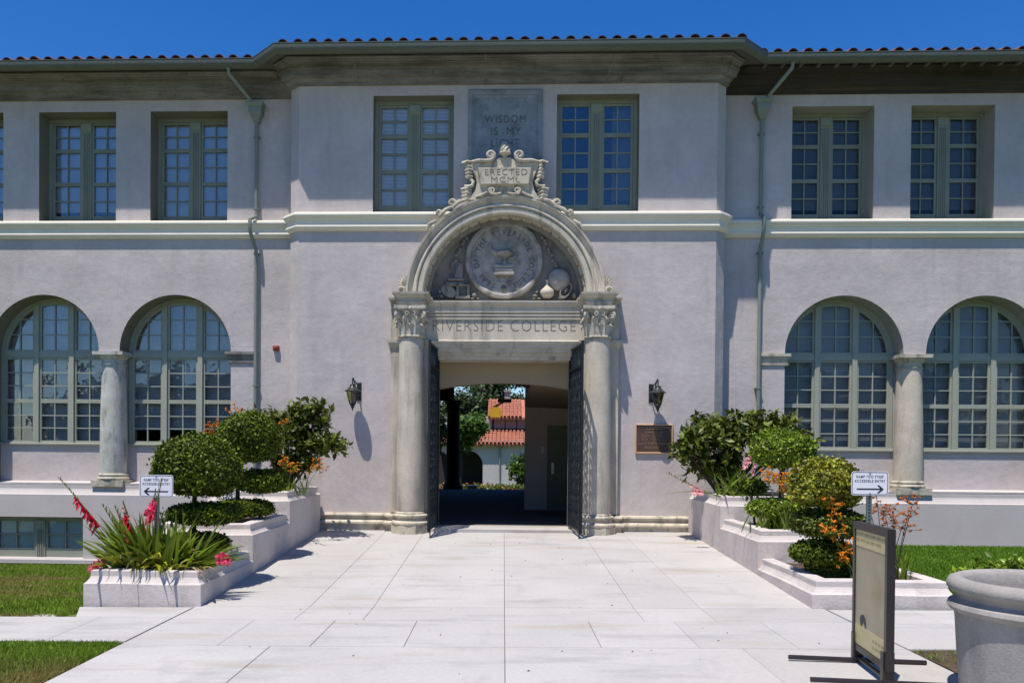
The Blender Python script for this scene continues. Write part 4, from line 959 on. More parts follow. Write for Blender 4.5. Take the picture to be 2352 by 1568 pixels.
# ================================================================ PLAQUE
t = thing('plaque', 'bronze plaque with raised gilt rim below the right lantern', 'plaque', (2.9,0,1.8))
m = MB(); m.box(2.56,3.235,-0.025,-0.002,1.825,2.345); m.build('plate', M['bronze'], t)
m = MB(); X0,X1,Z0,Z1 = 2.54,3.255,1.805,2.365; w_ = 0.022
m.bevbox(X0,X1,-0.045,0.0,Z1-w_,Z1,0.006); m.bevbox(X0,X1,-0.045,0.0,Z0,Z0+w_,0.006); m.bevbox(X0,X0+w_,-0.044,0.0,Z0+w_,Z1-w_,0.006); m.bevbox(X1-w_,X1,-0.044,0.0,Z0+w_,Z1-w_,0.006); m.build('rim', M['bronze_edge'], t)
m = MB()
def words(x0,x1,z,h):
    x = x0
    while x < x1-0.01:
        w_ = min(random.uniform(0.03,0.075), x1-x); m.box(x,x+w_,-0.029,-0.024,z,z+h); x += w_+0.012
words(2.585,3.21,2.298,0.024); words(2.74,3.05,2.266,0.014)
words(2.72,3.08,2.205,0.017)
for i in range(5): words(2.665,2.665+(0.12,0.17,0.11,0.12,0.10)[i],2.165-0.029*i,0.012); words(2.875,2.875+(0.16,0.18,0.13,0.14,0.14)[i],2.165-0.029*i,0.012)
words(2.675,3.07,2.006,0.013); words(2.585,3.17,1.98,0.013); words(2.71,3.02,1.93,0.014); words(2.715,3.0,1.904,0.014)
m.build('lettering', M['bronze_txt'], t)
# ================================================================ ALARM BOX
t = thing('alarm_box', 'small dark red alarm box on the wall right of the left downspout', 'alarm', (-4.62,W,3.87))
m = MB(); m.bevbox(-4.68,-4.565,W-0.075,W,3.82,3.92,0.012); m.build('housing', M['alarm'], t)
m = MB(); m.bevbox(-4.655,-4.59,W-0.085,W-0.074,3.845,3.895,0.006); m.build('grille', M['alarm'], t)
# ================================================================ DOWNSPOUTS
def downspout(s, label, zend):
    x = s*5.03; y = W-0.075; t = thing('downspout', label, 'downspout', (x,W,zend), 'downspouts beside the bay'); PM = M['pipe']
    h = MB()
    def fr(x0,x1,y0,y1,z0,X0_,X1_,Y0_,Y1_,z1): h.add([(x0,y0,z0),(x1,y0,z0),(x1,y1,z0),(x0,y1,z0),(X0_,Y0_,z1),(X1_,Y0_,z1),(X1_,Y1_,z1),(X0_,Y1_,z1)],[(0,3,2,1),(4,5,6,7),(0,1,5,4),(1,2,6,5),(2,3,7,6),(3,0,4,7)])
    fr(x-0.05,x+0.05,W-0.12,W,8.40,x-0.13,x+0.13,W-0.22,W,8.58); fr(x-0.13,x+0.13,W-0.22,W,8.581,x-0.13,x+0.13,W-0.22,W,8.67)
    fr(x-0.14,x+0.14,W-0.235,W,8.671,x-0.17,x+0.17,W-0.27,W,8.73); fr(x-0.175,x+0.175,W-0.275,W,8.731,x-0.175,x+0.175,W-0.275,W,8.755)
    h.build('leader_head', PM, t)
    m = MB(); m.tube([(x+s*0.36,-0.17,9.20),(x+s*0.36,-0.15,9.10),(x+s*0.02,W-0.14,8.72)],0.036,10); m.build('outlet_pipe', PM, t, smooth=True)
    m = MB(); rr_ = 0.038
    o = -0.05*s*0+(-0.06 if s < 0 else 0.0)
    m.tube([(x,y,8.42),(x,y,6.62),(x,y,6.52),(x+o*0.6,y-0.10,6.47),(x+o,y-0.22,6.40),(x+o,y-0.225,6.18),(x+o*0.4,y-0.10,5.98),(x,y,5.84),(x,y,5.7),(x,y,zend)],rr_,12); m.build('pipe', PM, t, smooth=True)
    for z in (8.1,6.66,5.76,3.1,1.75):
        m = MB(); m.box(x-0.065,x+0.065,y-0.012,W,z,z+0.022); m.tube([(x,y,z-0.01),(x,y,z+0.035)],0.045,12); m.build('bracket', PM, t)
downspout(-1,'green downspout on the left wing beside the red alarm box',0.0)
downspout(1,'green downspout on the right wing beside the bay',0.1)
# ================================================================ PENDANT LAMP
t = thing('pendant_lamp', 'gold bell shaped lamp hanging under the passage vault', 'lamp', (-0.2,4.2,2.6))
m = MB(); m.lathe([(0.17,3.02),(0.17,3.10),(0.02,3.11)], (0.02,4.2,0), 20); m.build('ceiling_plate', M['black'], t)
m = MB(); m.tube([(0.0,4.2,3.03),(-0.10,4.2,2.98),(-0.2,4.2,2.93)],0.02,8); m.lathe([(0.05,2.94),(0.06,2.90)], (-0.2,4.2,0), 12); m.build('stem', M['black'], t)
m = MB(); m.lathe([(0.045,2.915),(0.10,2.89),(0.14,2.83),(0.155,2.75),(0.15,2.70),(0.12,2.66)], (-0.2,4.2,0), 24, caps=False); m.build('shade', M['gold'], t, smooth=True)
# ================================================================ PLANTERS
def planter(s, label):
    t = thing('stepped_planter', label, 'planter', (s*4.27,-6.45,0.0), 'stepped planters beside the ramp')
    xa, xb = sorted((s*3.61, s*(4.90 if s < 0 else 5.10)))
    tiers = ((-6.39,-4.43,0.36),(-4.37,-2.42,0.745),(-2.36,-0.125,1.11))
    for k,(yf,yb,zt) in enumerate(tiers):
        m = MB(); pr = [(-0.17,zt-0.10),(-0.17,zt-0.008),(-0.16,zt),(-0.012,zt),(0.0,zt-0.012),(0.0,zt-0.075),(0.012,zt-0.10),(0.035,zt-0.135),(0.06,zt-0.155),(0.06,zt-0.18),(0.06,-0.7)]
        def wob(x,y): return 0.004*math.sin(5*x+3*y)
        yb_ = yb
        path = [(xa,yb_),(xa,yf),(xb,yf),(xb,yb_)]
        P = []
        for (p,q,nn) in ((path[0],path[1],8),(path[1],path[2],6),(path[2],path[3],8)):
            for i in range(nn): P.append((p[0]+(q[0]-p[0])*i/nn, p[1]+(q[1]-p[1])*i/nn))
        P.append(path[3]); m.sweep(P, pr, zfun=wob)
        tier = m.build('tier', M['planter'], t)
        d = MB(); nx, ny = 10, 14; xs = lin(xa+0.16,xb-0.16,nx); ys = lin(yf+0.16,yb_+0.02,ny)
        d.add([(x,y,zt-0.06+0.02*math.sin(7*x+k)*math.cos(6*y)) for y in ys for x in xs], [(j*(nx+1)+i,j*(nx+1)+i+1,(j+1)*(nx+1)+i+1,(j+1)*(nx+1)+i) for j in range(ny) for i in range(nx)])
        d.build('soil', M['soil'], tier, smooth=True)
planter(-1,'three tier white planter with pink gladioli in front, left of the ramp')
planter(1,'three tier white planter behind the sandwich board, right of the ramp')
# ================================================================ FOLIAGE HELPERS
def leaf_mesh(P, N, size, rnd=0.6, elong=1.6, fold=0.25, up=None):
    # one folded leaf (two quads as four triangles -> two quads) per point
    n = len(P); N = N+rng.normal(0,rnd,(n,3)); N /= np.linalg.norm(N,axis=1)[:,None]+1e-9
    T = rng.normal(0,1,(n,3)) if up is None else up+rng.normal(0,0.4,(n,3))
    T -= (T*N).sum(1)[:,None]*N; T /= np.linalg.norm(T,axis=1)[:,None]+1e-9
    B = np.cross(N,T); s = size*rng.uniform(0.5,1.55,(n,1)); l = s*elong
    V = np.empty((n,6,3)); mid = P+T*l*0.5
    V[:,0] = P; V[:,1] = mid+B*s*0.5+N*s*fold; V[:,2] = P+T*l; V[:,3] = mid-B*s*0.5+N*s*fold; V[:,4] = P+T*l*0.35; V[:,5] = P+T*l*0.7
    F = np.empty((n,2,4),dtype=np.int64); base = np.arange(n)[:,None]*6
    F[:,0] = base+np.array([0,1,2,5]); F[:,1] = base+np.array([0,5,2,3])
    V = V[:,[0,1,2,3,5]]; base = np.arange(n)[:,None]*5
    F[:,0] = base+np.array([0,1,2,4]); F[:,1] = base+np.array([0,4,2,3])
    return V.reshape(-1,3), F.reshape(-1,4)
def lumpy(d, seed, amp):
    ph = np.random.default_rng(seed).uniform(0,6.28,(6,)); f = np.random.default_rng(seed+1).normal(0,3.2,(6,3))
    return 1+amp*sum(np.sin(d@f[i]+ph[i]) for i in range(6))/2.5
def clipped(name, c, r, mat, parent, seed, n=5200, leaf=0.03, dome=0.0, amp=0.085):
    # clipped topiary mass: shell of small leaves round a dark core; dome > 0 flattens the underside
    d = rng.normal(0,1,(n,3)); d /= np.linalg.norm(d,axis=1)[:,None]
    k = lumpy(d,seed,amp)*(1-np.abs(rng.normal(0,0.045,n)))
    stray = rng.random(n) < 0.06; k = np.where(stray, k*rng.uniform(1.02,1.17,n), k)
    e = d.copy(); 
    if dome: e[:,2] = np.where(e[:,2] < 0, -np.abs(e[:,2])**0.7*dome, e[:,2])
    rr = np.array(r); sup = (np.abs(e)**2.6).sum(1)**(1/2.6) if not dome else 1.0
    P = np.array(c)+e*rr*(k/sup)[:,None] if not dome else np.array(c)+e*rr*k[:,None]
    Nn = d/rr; Nn /= np.linalg.norm(Nn,axis=1)[:,None]
    V, F = leaf_mesh(P, Nn, leaf, 0.85)
    o = npmesh(name, V, F, M[mat], parent)
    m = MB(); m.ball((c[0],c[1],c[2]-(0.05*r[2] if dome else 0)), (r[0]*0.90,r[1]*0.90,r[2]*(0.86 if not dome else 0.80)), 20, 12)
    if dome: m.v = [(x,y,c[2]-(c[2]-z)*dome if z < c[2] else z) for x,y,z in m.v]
    m.build('shade_core', M['leaf_core'], o, smooth=True); return o  # near-black core: shade between the leaves put into its colour
def topiary(loc, label, ball, tiers, mat, seed, lean=0.0):
    t = thing('topiary', label, 'topiary', loc, 'clipped topiary trees')
    x,y,z = loc; bz = ball[2]
    m = MB(); m.tube([(x,y,z-0.05),(x+0.012,y,z+0.3),(x-0.01+lean*0.5,y,z+0.6),(x+lean,y,bz)],[0.042,0.034,0.034,0.028],10)
    for i in range(3): a = 2.1*i+seed; m.tube([(x+lean*0.8,y,bz-0.35),(x+lean+0.12*math.cos(a),y+0.12*math.sin(a),bz-0.1)],[0.018,0.012],6)
    m.build('trunk', M['bark'], t, smooth=True)
    clipped('crown', ball[:3], ball[3:], mat, t, seed, 13000, 0.026, 0.80)
    for i,b in enumerate(tiers): clipped('foliage_tier', b[:3], b[3:6], b[6] if len(b) > 6 else mat, t, seed+10+i, 5600, 0.025, 0, 0.06)
topiary((-4.05,-5.38,0.30),'larger topiary just right of the left sign, with a flat clipped disc below its ball',(-4.02,-5.38,1.55,0.545,0.53,0.45),[(-3.90,-5.38,0.97,0.44,0.43,0.13),(-3.93,-5.35,0.58,0.32,0.3,0.12)],'leaf_box',11,0.03)
topiary((-4.12,-3.4,0.68),'smaller topiary on the middle tier of the left planter, next to the back shrub',(-3.97,-3.4,1.96,0.51,0.5,0.44),[(-3.74,-3.35,1.32,0.37,0.36,0.17),(-4.02,-3.45,0.91,0.44,0.42,0.12)],'leaf_box',23,0.04)
topiary((4.03,-5.7,0.30),'yellowish topiary behind the sandwich board, with dark clipped tiers beneath',(3.94,-5.7,1.42,0.42,0.42,0.33),[(4.01,-5.7,0.96,0.42,0.40,0.165,'leaf_dark'),(3.95,-5.7,0.60,0.36,0.34,0.145,'leaf_box'),(4.05,-5.7,0.40,0.26,0.26,0.13,'leaf_dark')],'leaf_box2',31)
topiary((4.16,-3.5,0.68),'small bright green topiary on the middle tier of the right planter',(4.17,-3.5,1.86,0.425,0.42,0.30),[(4.12,-3.5,1.00,0.42,0.40,0.14),(4.22,-3.5,0.80,0.2,0.2,0.1)],'leaf_lime',43,0.02)
def shrub(loc, label, blobs, mat, seed, n=2600, leaf=0.05, stems=6):
    t = thing('shrub', label, 'shrub', loc); x,y,z = loc
    r_ = np.random.default_rng(seed); m = MB(); P_all = []; N_all = []
    for (bx_,by,bz,ra,rb,rc,k) in blobs:
        # twigs radiating from the blob, leaves in whorls toward the tips
        nt_ = int(k)
        for i in range(nt_):
            d = r_.normal(0,1,3); d[2] = abs(d[2])*0.9+0.05 if r_.random() < 0.75 else d[2]*0.5; d /= np.linalg.norm(d)
            tip = np.array([bx_,by,bz])+d*np.array([ra,rb,rc])*r_.uniform(0.62,1.08)
            st = np.array([bx_,by,bz])+(tip-np.array([bx_,by,bz]))*0.25
            if i % 4 == 0: m.tube([tuple(st),tuple((st+tip)/2+r_.normal(0,0.02,3)),tuple(tip)],[0.008,0.006,0.003],4)
            kk = 15; tt = r_.uniform(0,1,kk)**0.7; q = tip[None]-d[None]*(1-tt)[:,None]*0.20+r_.normal(0,0.022,(kk,3)); P_all.append(q)
            N_all.append(np.tile(d*0.6+np.array([0,0,0.5]),(kk,1))+r_.normal(0,0.5,(kk,3)))
        for i in range(stems):
            a = r_.uniform(0,6.28); m.tube([(x+0.05*math.cos(a),y+0.05*math.sin(a),z-0.05),(x+(bx_-x)*0.5+0.08*math.cos(a),y+(by-y)*0.5,z+(bz-z)*0.5),(bx_+0.2*ra*math.cos(a),by+0.2*rb*math.sin(a),bz)],[0.022,0.016,0.008],6)
    m.build('stem', M['bark'], t)
    P = np.concatenate(P_all); Nn = np.concatenate(N_all); Nn /= np.linalg.norm(Nn,axis=1)[:,None]
    V, F = leaf_mesh(P, Nn, leaf, 0.35, 2.2, 0.15, up=Nn*0.9); npmesh('foliage', V, F, M[mat], t)
    return t
shrub((-3.95,-1.2,1.05),'tall dark green shrub against the bay corner on the top left tier',[(-3.95,-1.2,1.95,0.5,0.45,0.65,85),(-3.55,-1.15,2.2,0.42,0.4,0.6,75),(-3.35,-1.2,1.85,0.55,0.42,0.36,55),(-4.3,-1.2,2.05,0.36,0.4,0.5,40),(-3.8,-1.15,1.5,0.4,0.4,0.35,55)],'leaf_dark',5,leaf=0.056)
shrub((3.95,-1.2,1.05),'broad dark green shrub in front of the right downspout, overlapping the plaque',[(3.75,-1.2,1.98,0.62,0.5,0.60,120),(4.3,-1.1,2.1,0.55,0.45,0.48,85),(4.85,-1.0,2.1,0.5,0.45,0.55,80),(3.35,-1.25,1.75,0.42,0.4,0.42,60),(5.15,-1.0,1.95,0.5,0.4,0.35,40),(3.85,-1.1,1.5,0.5,0.4,0.35,70)],'leaf_dark',9,leaf=0.056)
shrub((3.98,-3.0,0.68),'low leafy green bush left of the small right topiary',[(3.90,-3.0,1.22,0.26,0.24,0.28,70)],'leaf_box',19,leaf=0.03,stems=3)
# ================================================================ SWORD-LEAVED PLANTS
def strips(spec, mat, name, parent, seg=7):
    # spec rows: base xyz, yaw, pitch(rad from vertical), length, width, droop
    S = np.array(spec,dtype=float); n = len(S); V = np.empty((n,seg+1,3,3)); th = S[:,4].copy(); p = S[:,:3].copy()
    yaw = S[:,3]; hd = np.stack([np.cos(yaw),np.sin(yaw),np.zeros(n)],1); sd = np.stack([-np.sin(yaw),np.cos(yaw),np.zeros(n)],1)
    tw = rng.uniform(-1.2,1.2,n)
    for i in range(seg+1):
        t = i/seg; d = hd*np.sin(th)[:,None]+np.array([0,0,1.0])*np.cos(th)[:,None]; nr = np.cross(d,sd)
        w = S[:,6]*(0.55+0.75*math.sin(math.pi*min(1,t*0.9+0.1)))*(1 if t < 0.55 else max(0.04,1-((t-0.55)/0.45)**1.6))
        side = sd*np.cos(tw)[:,None]+nr*np.sin(tw)[:,None]
        V[:,i,0] = p-side*w[:,None]*0.5; V[:,i,1] = p+np.cross(side,d)*w[:,None]*0.10; V[:,i,2] = p+side*w[:,None]*0.5
        p = p+d*(S[:,5]/seg)[:,None]; th = th+S[:,7]/seg*(0.4+1.2*t)
    F = []
    for i in range(seg):
        for j in range(2): a = i*3+j; F.append((a,a+1,a+4,a+3))
    F = (np.array(F)[None]+np.arange(n)[:,None,None]*((seg+1)*3)).reshape(-1,4)
    return npmesh(name, V.reshape(-1,3), F, M[mat], parent, smooth=True)
def flower_head(m, p, d, r, seed):
    # trumpet flower of six petals
    r_ = random.Random(seed); d = Vector(d).normalized(); a = d.orthogonal().normalized(); b = d.cross(a)
    for i in range(6):
        g = 2*math.pi*i/6+r_.uniform(-0.2,0.2); o = a*math.cos(g)+b*math.sin(g); s = a*math.cos(g+1.57)+b*math.sin(g+1.57)
        L_ = r*r_.uniform(0.85,1.2); P = Vector(p)
        q0 = P; q1 = P+d*L_*0.55+o*L_*0.35; q2 = P+d*L_*0.80+o*L_*0.95+Vector((0,0,-0.2*L_))
        w1 = r_.uniform(0.34,0.5); q3 = (q1+q2)/2+d*L_*r_.uniform(-0.05,0.2)
        m.add([q0,q1-s*L_*w1*0.8,q2-s*L_*w1*0.7,q2+o*L_*0.12,q2+s*L_*w1*0.7,q1+s*L_*w1*0.8,q3], [(0,1,6,5),(1,2,3,6),(6,3,4,5)])
def gladiolus(t, base, tip, bend, nfl, f0, f1, mat, size, side, seed, buds=True):
    B, T = Vector(base), Vector(tip); C = (B+T)/2+Vector(bend); pts = []
    for i in range(13):
        u = i/12; pts.append(B*(1-u)**2+C*2*u*(1-u)+T*u*u)
    m = MB(); m.tube(pts,[0.009*(1-0.75*i/12)+0.001 for i in range(13)],5)
    def at(u): return B*(1-u)**2+C*2*u*(1-u)+T*u*u
    if buds:
        for i in range(9):
            u = f1+(0.985-f1)*i/9; q = at(u); sg = 1 if i % 2 else -1; o = Vector((side*0.02*(1 if sg > 0 else 0.3),0.006*sg,0)); m.tube([q,q+o*0.7+Vector((0,0,0.015)),q+o+Vector((0,0,0.045))],[0.006,0.008,0.002],5)
    st = m.build('flower_stem', M['blade'], t)
    if nfl:
        m = MB()
        for i in range(nfl):
            u = f0+(f1-f0)*i/max(1,nfl-1); q = at(u); sg = 1 if i % 2 else -1
            flower_head(m, q, (side*0.9+0.3*sg,-0.7,0.15+0.25*sg*0), size*(1.1-0.45*i/max(1,nfl)), seed+i)
        tag(m.build('bloom', M[mat], st), kind='stuff')
glp = (-4.25,-6.05,0.30)
t = thing('gladiolus_clump', 'clump of sword leaved gladioli with red and pink spikes at the front left', 'flowers', glp)
sp = []
for i in range(260):
    u = random.random(); bx_ = random.gauss(-4.27,0.22); by = random.gauss(-6.0,0.13); by = max(-6.2,min(-5.6,by)); bx_ = max(-4.7,min(-3.85,bx_))
    dx = (bx_+4.25)*1.2+random.gauss(0,0.35); yaw = math.atan2(random.gauss(-0.25,0.5), dx if abs(dx) > 0.05 else 0.05); lean = min(1.25,abs(dx)*0.85+abs(random.gauss(0.05,0.18)))
    sp.append((bx_,by,0.28,yaw,lean,random.uniform(0.40,0.88),random.uniform(0.030,0.056),random.uniform(0.0,1.0)))
for i in range(70):                        # fan leaning over the ramp side
    sp.append((random.uniform(-4.1,-3.85),random.uniform(-6.1,-5.8),0.28,random.uniform(-0.6,0.25),random.uniform(0.85,1.25),random.uniform(0.5,0.85),random.uniform(0.02,0.034),random.uniform(0.1,0.7)))
for i in range(26):                        # fan leaning to the lawn
    sp.append((random.uniform(-4.55,-4.4),random.uniform(-6.1,-5.8),0.28,math.pi+random.uniform(-0.3,0.3),random.uniform(0.45,0.95),random.uniform(0.6,0.95),random.uniform(0.04,0.06),random.uniform(-0.2,0.3)))
strips(sp,'blade','leaf',t)
sp = [(random.gauss(-4.2,0.25),random.uniform(-6.2,-6.0),0.30,random.uniform(-2.4,-0.7),random.uniform(0.5,0.9),random.uniform(0.35,0.65),random.uniform(0.036,0.055),random.uniform(1.6,2.8)) for i in range(34)]
strips(sp,'leaf_box2','drooping_leaf',t)
gladiolus(t,(-4.55,-6.05,0.35),(-5.50,-6.05,1.46),(0.10,0,-0.07),7,0.48,0.76,'red',0.082,-1,100)
gladiolus(t,(-4.40,-6.15,0.4),(-4.63,-6.15,1.17),(0.03,0,0),7,0.42,0.74,'red',0.080,-1,130)
gladiolus(t,(-4.25,-6.1,0.4),(-4.15,-6.12,1.46),(-0.08,0,0),5,0.52,0.70,'pink',0.105,-1,160)
gladiolus(t,(-4.32,-6.1,0.4),(-4.24,-6.1,1.33),(-0.07,0,0),0,0.5,0.6,'pink',0.05,1,170)
gladiolus(t,(-4.6,-5.9,0.4),(-5.02,-5.9,1.12),(0.02,0,0),0,0.4,0.6,'pink',0.05,1,180)
gladiolus(t,(-4.55,-5.9,0.4),(-4.86,-5.9,1.10),(0.02,0,0),0,0.5,0.6,'pink',0.05,1,190)
gladiolus(t,(-4.5,-5.9,0.4),(-4.76,-5.9,1.08),(0.02,0,0),3,0.80,0.96,'palepink',0.035,1,195,False)
gladiolus(t,(-4.2,-5.85,0.4),(-4.30,-5.85,1.02),(0.06,0,0),0,0.5,0.6,'pink',0.05,1,197)
gladiolus(t,(-4.45,-6.15,0.33),(-4.95,-6.3,0.36),(0,0,0.16),4,0.66,0.92,'pink',0.075,-1,200,False)
gladiolus(t,(-4.0,-6.1,0.36),(-3.32,-6.2,0.48),(0,0,0.12),4,0.86,0.98,'pink',0.07,1,210,False)
sp = [(random.uniform(-3.95,-3.8),-6.15,0.33,random.uniform(-0.9,-0.1),random.uniform(1.1,1.4),random.uniform(0.3,0.5),0.022,random.uniform(0.9,1.6)) for i in range(8)]
sp += [(random.gauss(-4.25,0.25),random.uniform(-6.15,-5.8),0.30,random.uniform(0,6.28),random.uniform(0.3,1.1),random.uniform(0.3,0.6),random.uniform(0.015,0.03),random.uniform(0.6,2.2)) for i in range(22)]
strips(sp,'blade_dry','dry_leaf',t)
# pale gladioli and straps on the right planter
t = thing('gladiolus_clump', 'clump with pale pink gladioli flopping over the top right tier', 'flowers', (3.9,-2.1,1.05))
sp = [(random.gauss(3.95,0.2),random.uniform(-2.2,-1.8),1.03,random.uniform(-3.1,0.1),random.uniform(0.1,0.9),random.uniform(0.35,0.7),random.uniform(0.022,0.038),random.uniform(0.3,1.6)) for i in range(80)]
strips(sp,'blade','leaf',t)
gladiolus(t,(3.95,-2.1,1.05),(4.36,-2.1,2.20),(-0.16,0,0),5,0.50,0.72,'palepink',0.055,-1,300)
gladiolus(t,(4.0,-2.2,1.05),(4.18,-2.2,1.85),(0.0,0,0),4,0.55,0.82,'palepink',0.05,1,320)
gladiolus(t,(3.75,-2.2,1.05),(2.80,-2.25,1.15),(0.0,0,0.14),4,0.45,0.62,'palepink',0.055,-1,340,False)
gladiolus(t,(3.75,-2.15,1.05),(2.70,-2.2,1.50),(0.05,0,-0.1),2,0.5,0.6,'palepink',0.04,-1,350)
t = thing('strap_plant', 'strap leaved plant between the two left topiaries on the top tier', 'plant', (-3.9,-2.0,1.05))
sp = [(random.gauss(-3.95,0.22),random.uniform(-2.2,-1.8),1.03,random.uniform(-2.9,-0.2),random.uniform(0.1,0.9),random.uniform(0.25,0.5),random.uniform(0.018,0.03),random.uniform(0.2,1.2)) for i in range(70)]
strips(sp,'blade','leaf',t)
t = thing('strap_plant', 'sparse strap leaved plant under the small right topiary', 'plant', (4.0,-3.9,0.68))
sp = [(random.gauss(3.98,0.16),random.uniform(-4.1,-3.8),0.67,random.uniform(-2.9,-0.2),random.uniform(0.1,0.9),random.uniform(0.2,0.42),random.uniform(0.018,0.03),random.uniform(0.2,1.2)) for i in range(45)]
strips(sp,'blade','leaf',t)
# ================================================================ ORANGE KANGAROO PAWS
def paw(loc, label, heads, mat, seed, leaves=24, size=0.035):
    r_ = random.Random(seed); t = thing('orange_flowers', label, 'flowers', loc, 'orange flower clumps'); x,y,z = loc
    m = MB(); f = MB()
    for (hx,hy,hz,sp_,n) in heads:
        H = Vector((hx,hy,hz)); B = Vector((x+r_.gauss(0,0.05),y+r_.gauss(0,0.04),z)); mid = (B+H)/2+Vector((r_.gauss(0,0.03),0,0.03)); m.tube([B,mid,H-Vector((0,0,sp_*0.6))],[0.006,0.005,0.004],5)
        for i in range(n):
            tip = H+Vector((r_.gauss(0,sp_),r_.gauss(0,sp_*0.7),r_.gauss(0,sp_*0.75))); st = H-Vector((0,0,sp_*0.6)); m.tube([st,(st+tip)/2+Vector((0,0,-0.01)),tip],[0.003,0.0025,0.002],4)
            for k in range(5):
                d = Vector((r_.gauss(0,1),r_.gauss(0,1),r_.gauss(0.6,0.7))).normalized(); L_ = size*r_.uniform(0.7,1.3); f.tube([tip,tip+d*L_*0.6,tip+d*L_],[0.005,0.009,0.003],5)
    m.build('stem', M['bark' if mat == 'orange_dk' else 'blade'], t); tag(f.build('bloom', M[mat], t), kind='stuff')
    sp = [(x+r_.gauss(0,0.08),y+r_.gauss(0,0.06),z-0.03,r_.uniform(0,6.28),abs(r_.gauss(0.2,0.35)),r_.uniform(0.2,0.45),r_.uniform(0.012,0.022),r_.uniform(0,0.9)) for i in range(leaves)]
    strips(sp,'blade','leaf',t)
paw((-4.5,-2.8,0.70),'orange blooms left of the smaller left topiary, before the window',[(-4.72,-2.75,2.20,0.06,18),(-4.79,-2.75,2.06,0.055,14),(-4.36,-2.75,2.45,0.06,12)],'orange',3)
paw((-3.75,-1.9,1.05),'orange blooms hanging below the back left shrub',[(-3.78,-1.9,1.60,0.07,16),(-3.63,-1.9,1.48,0.07,14),(-3.79,-1.9,2.28,0.05,8)],'orange',4)
paw((-3.45,-1.7,1.05),'orange blooms at the right edge of the back left shrub',[(-3.22,-1.7,1.54,0.085,30)],'orange',5,8)
paw((4.0,-4.2,0.70),'orange blooms below the small right topiary',[(3.90,-4.25,1.45,0.09,30),(4.05,-4.25,1.38,0.09,26),(3.72,-4.25,1.51,0.05,12),(3.95,-4.25,1.30,0.06,14),(4.15,-4.2,1.58,0.05,8)],'orange',6,10)
paw((4.25,-6.05,0.30),'orange blooms in front of the yellowish right topiary',[(3.89,-6.15,0.93,0.075,26),(3.84,-6.1,1.27,0.05,9),(4.10,-6.1,0.72,0.07,18),(4.03,-6.1,0.60,0.06,14),(3.94,-6.1,1.17,0.05,10)],'orange',7,14)
paw((4.75,-5.9,0.30),'spent rust coloured flower stalks right of the right sign post',[(4.59,-5.9,1.17,0.08,16),(4.72,-5.9,1.05,0.09,16),(4.80,-5.9,0.98,0.09,14),(4.95,-5.85,1.25,0.06,14),(4.87,-5.9,1.12,0.07,12),(4.64,-5.9,0.88,0.08,10),(4.43,-5.9,1.15,0.05,8),(4.5,-5.9,1.33,0.03,4)],'orange_dk',8,26,0.026)
# ================================================================ SIGNS
def sign(x, y, zc, s, zb, label):
    t = thing('ramp_sign', label, 'sign', (x,y,zb), 'accessible entry signs'); w_, h_ = 0.425, 0.28
    def rr(a,b,r_,n=6):
        P = []
        for (cx_,cz_,a0) in ((a-r_,b-r_,0),(-a+r_,b-r_,90),(-a+r_,-b+r_,180),(a-r_,-b+r_,270)):
            for i in range(n+1): g_ = R(a0+90*i/n); P.append((x+cx_+r_*math.cos(g_), zc+cz_+r_*math.sin(g_)))
        return P
    m = MB(); m.prism(rr(w_/2,h_/2,0.035), y-0.003, y); m.build('panel', M['sign'], t)
    m = MB(); A, B = rr(w_/2-0.008,h_/2-0.008,0.029), rr(w_/2-0.0145,h_/2-0.0145,0.023); n = len(A)
    m.add([(p[0],y-0.0045,p[1]) for p in A]+[(p[0],y-0.0045,p[1]) for p in B], [(i,(i+1)%n,(i+1)%n+n,i+n) for i in range(n)]); m.build('border', M['signk'], t)
    m = MB(); text_mb('RAMP TOO STEEP',x-0.155,x+0.155,zc+0.062,zc+0.093,y-0.003,m,0.0015,0.008); m.build('lettering', M['signk'], t); m = MB(); text_mb('ACCESSIBLE ENTRY',x-0.176,x+0.176,zc+0.012,zc+0.043,y-0.003,m,0.0015,0.008); m.build('lettering', M['signk'], t)
    m = MB(); za = zc-0.066; q = lambda u: x+s*u
    m.prism([(q(-0.15),za-0.008),(q(0.13),za-0.008),(q(0.13),za+0.008),(q(-0.15),za+0.008)], y-0.0045, y-0.003)
    m.prism([(q(0.158),za),(q(0.105),za+0.046),(q(0.082),za+0.046),(q(0.128),za),(q(0.082),za-0.046),(q(0.105),za-0.046)], y-0.0052, y-0.003); m.build('arrow', M['signk'], t)
    m = MB(); m.box(x-0.008,x+0.008,y-0.008,y-0.003,zc+0.104,zc+0.119); m.box(x-0.008,x+0.008,y-0.008,y-0.003,zc-0.127,zc-0.112); m.build('bolt', M['galv'], t)
    m = MB(); m.box(x-0.028,x-0.014,y+0.001,y+0.03,zb,zc+0.13); m.box(x+0.014,x+0.028,y+0.001,y+0.03,zb,zc+0.13); m.box(x-0.014,x+0.014,y+0.022,y+0.03,zb,zc+0.13)
    for i in range(26): 
        z = zb+0.05+i*0.04
        if z < zc: m.box(x-0.014,x+0.014,y+0.012,y+0.021,z,z+0.02)
    m.build('post', M['galv'], t)
sign(-4.30,-5.95,1.345,-1,0.25,'white ramp too steep sign with left arrow, beside the left topiary')
sign(4.27,-6.24,1.475,1,0.25,'white ramp too steep sign with right arrow, above the sandwich board')
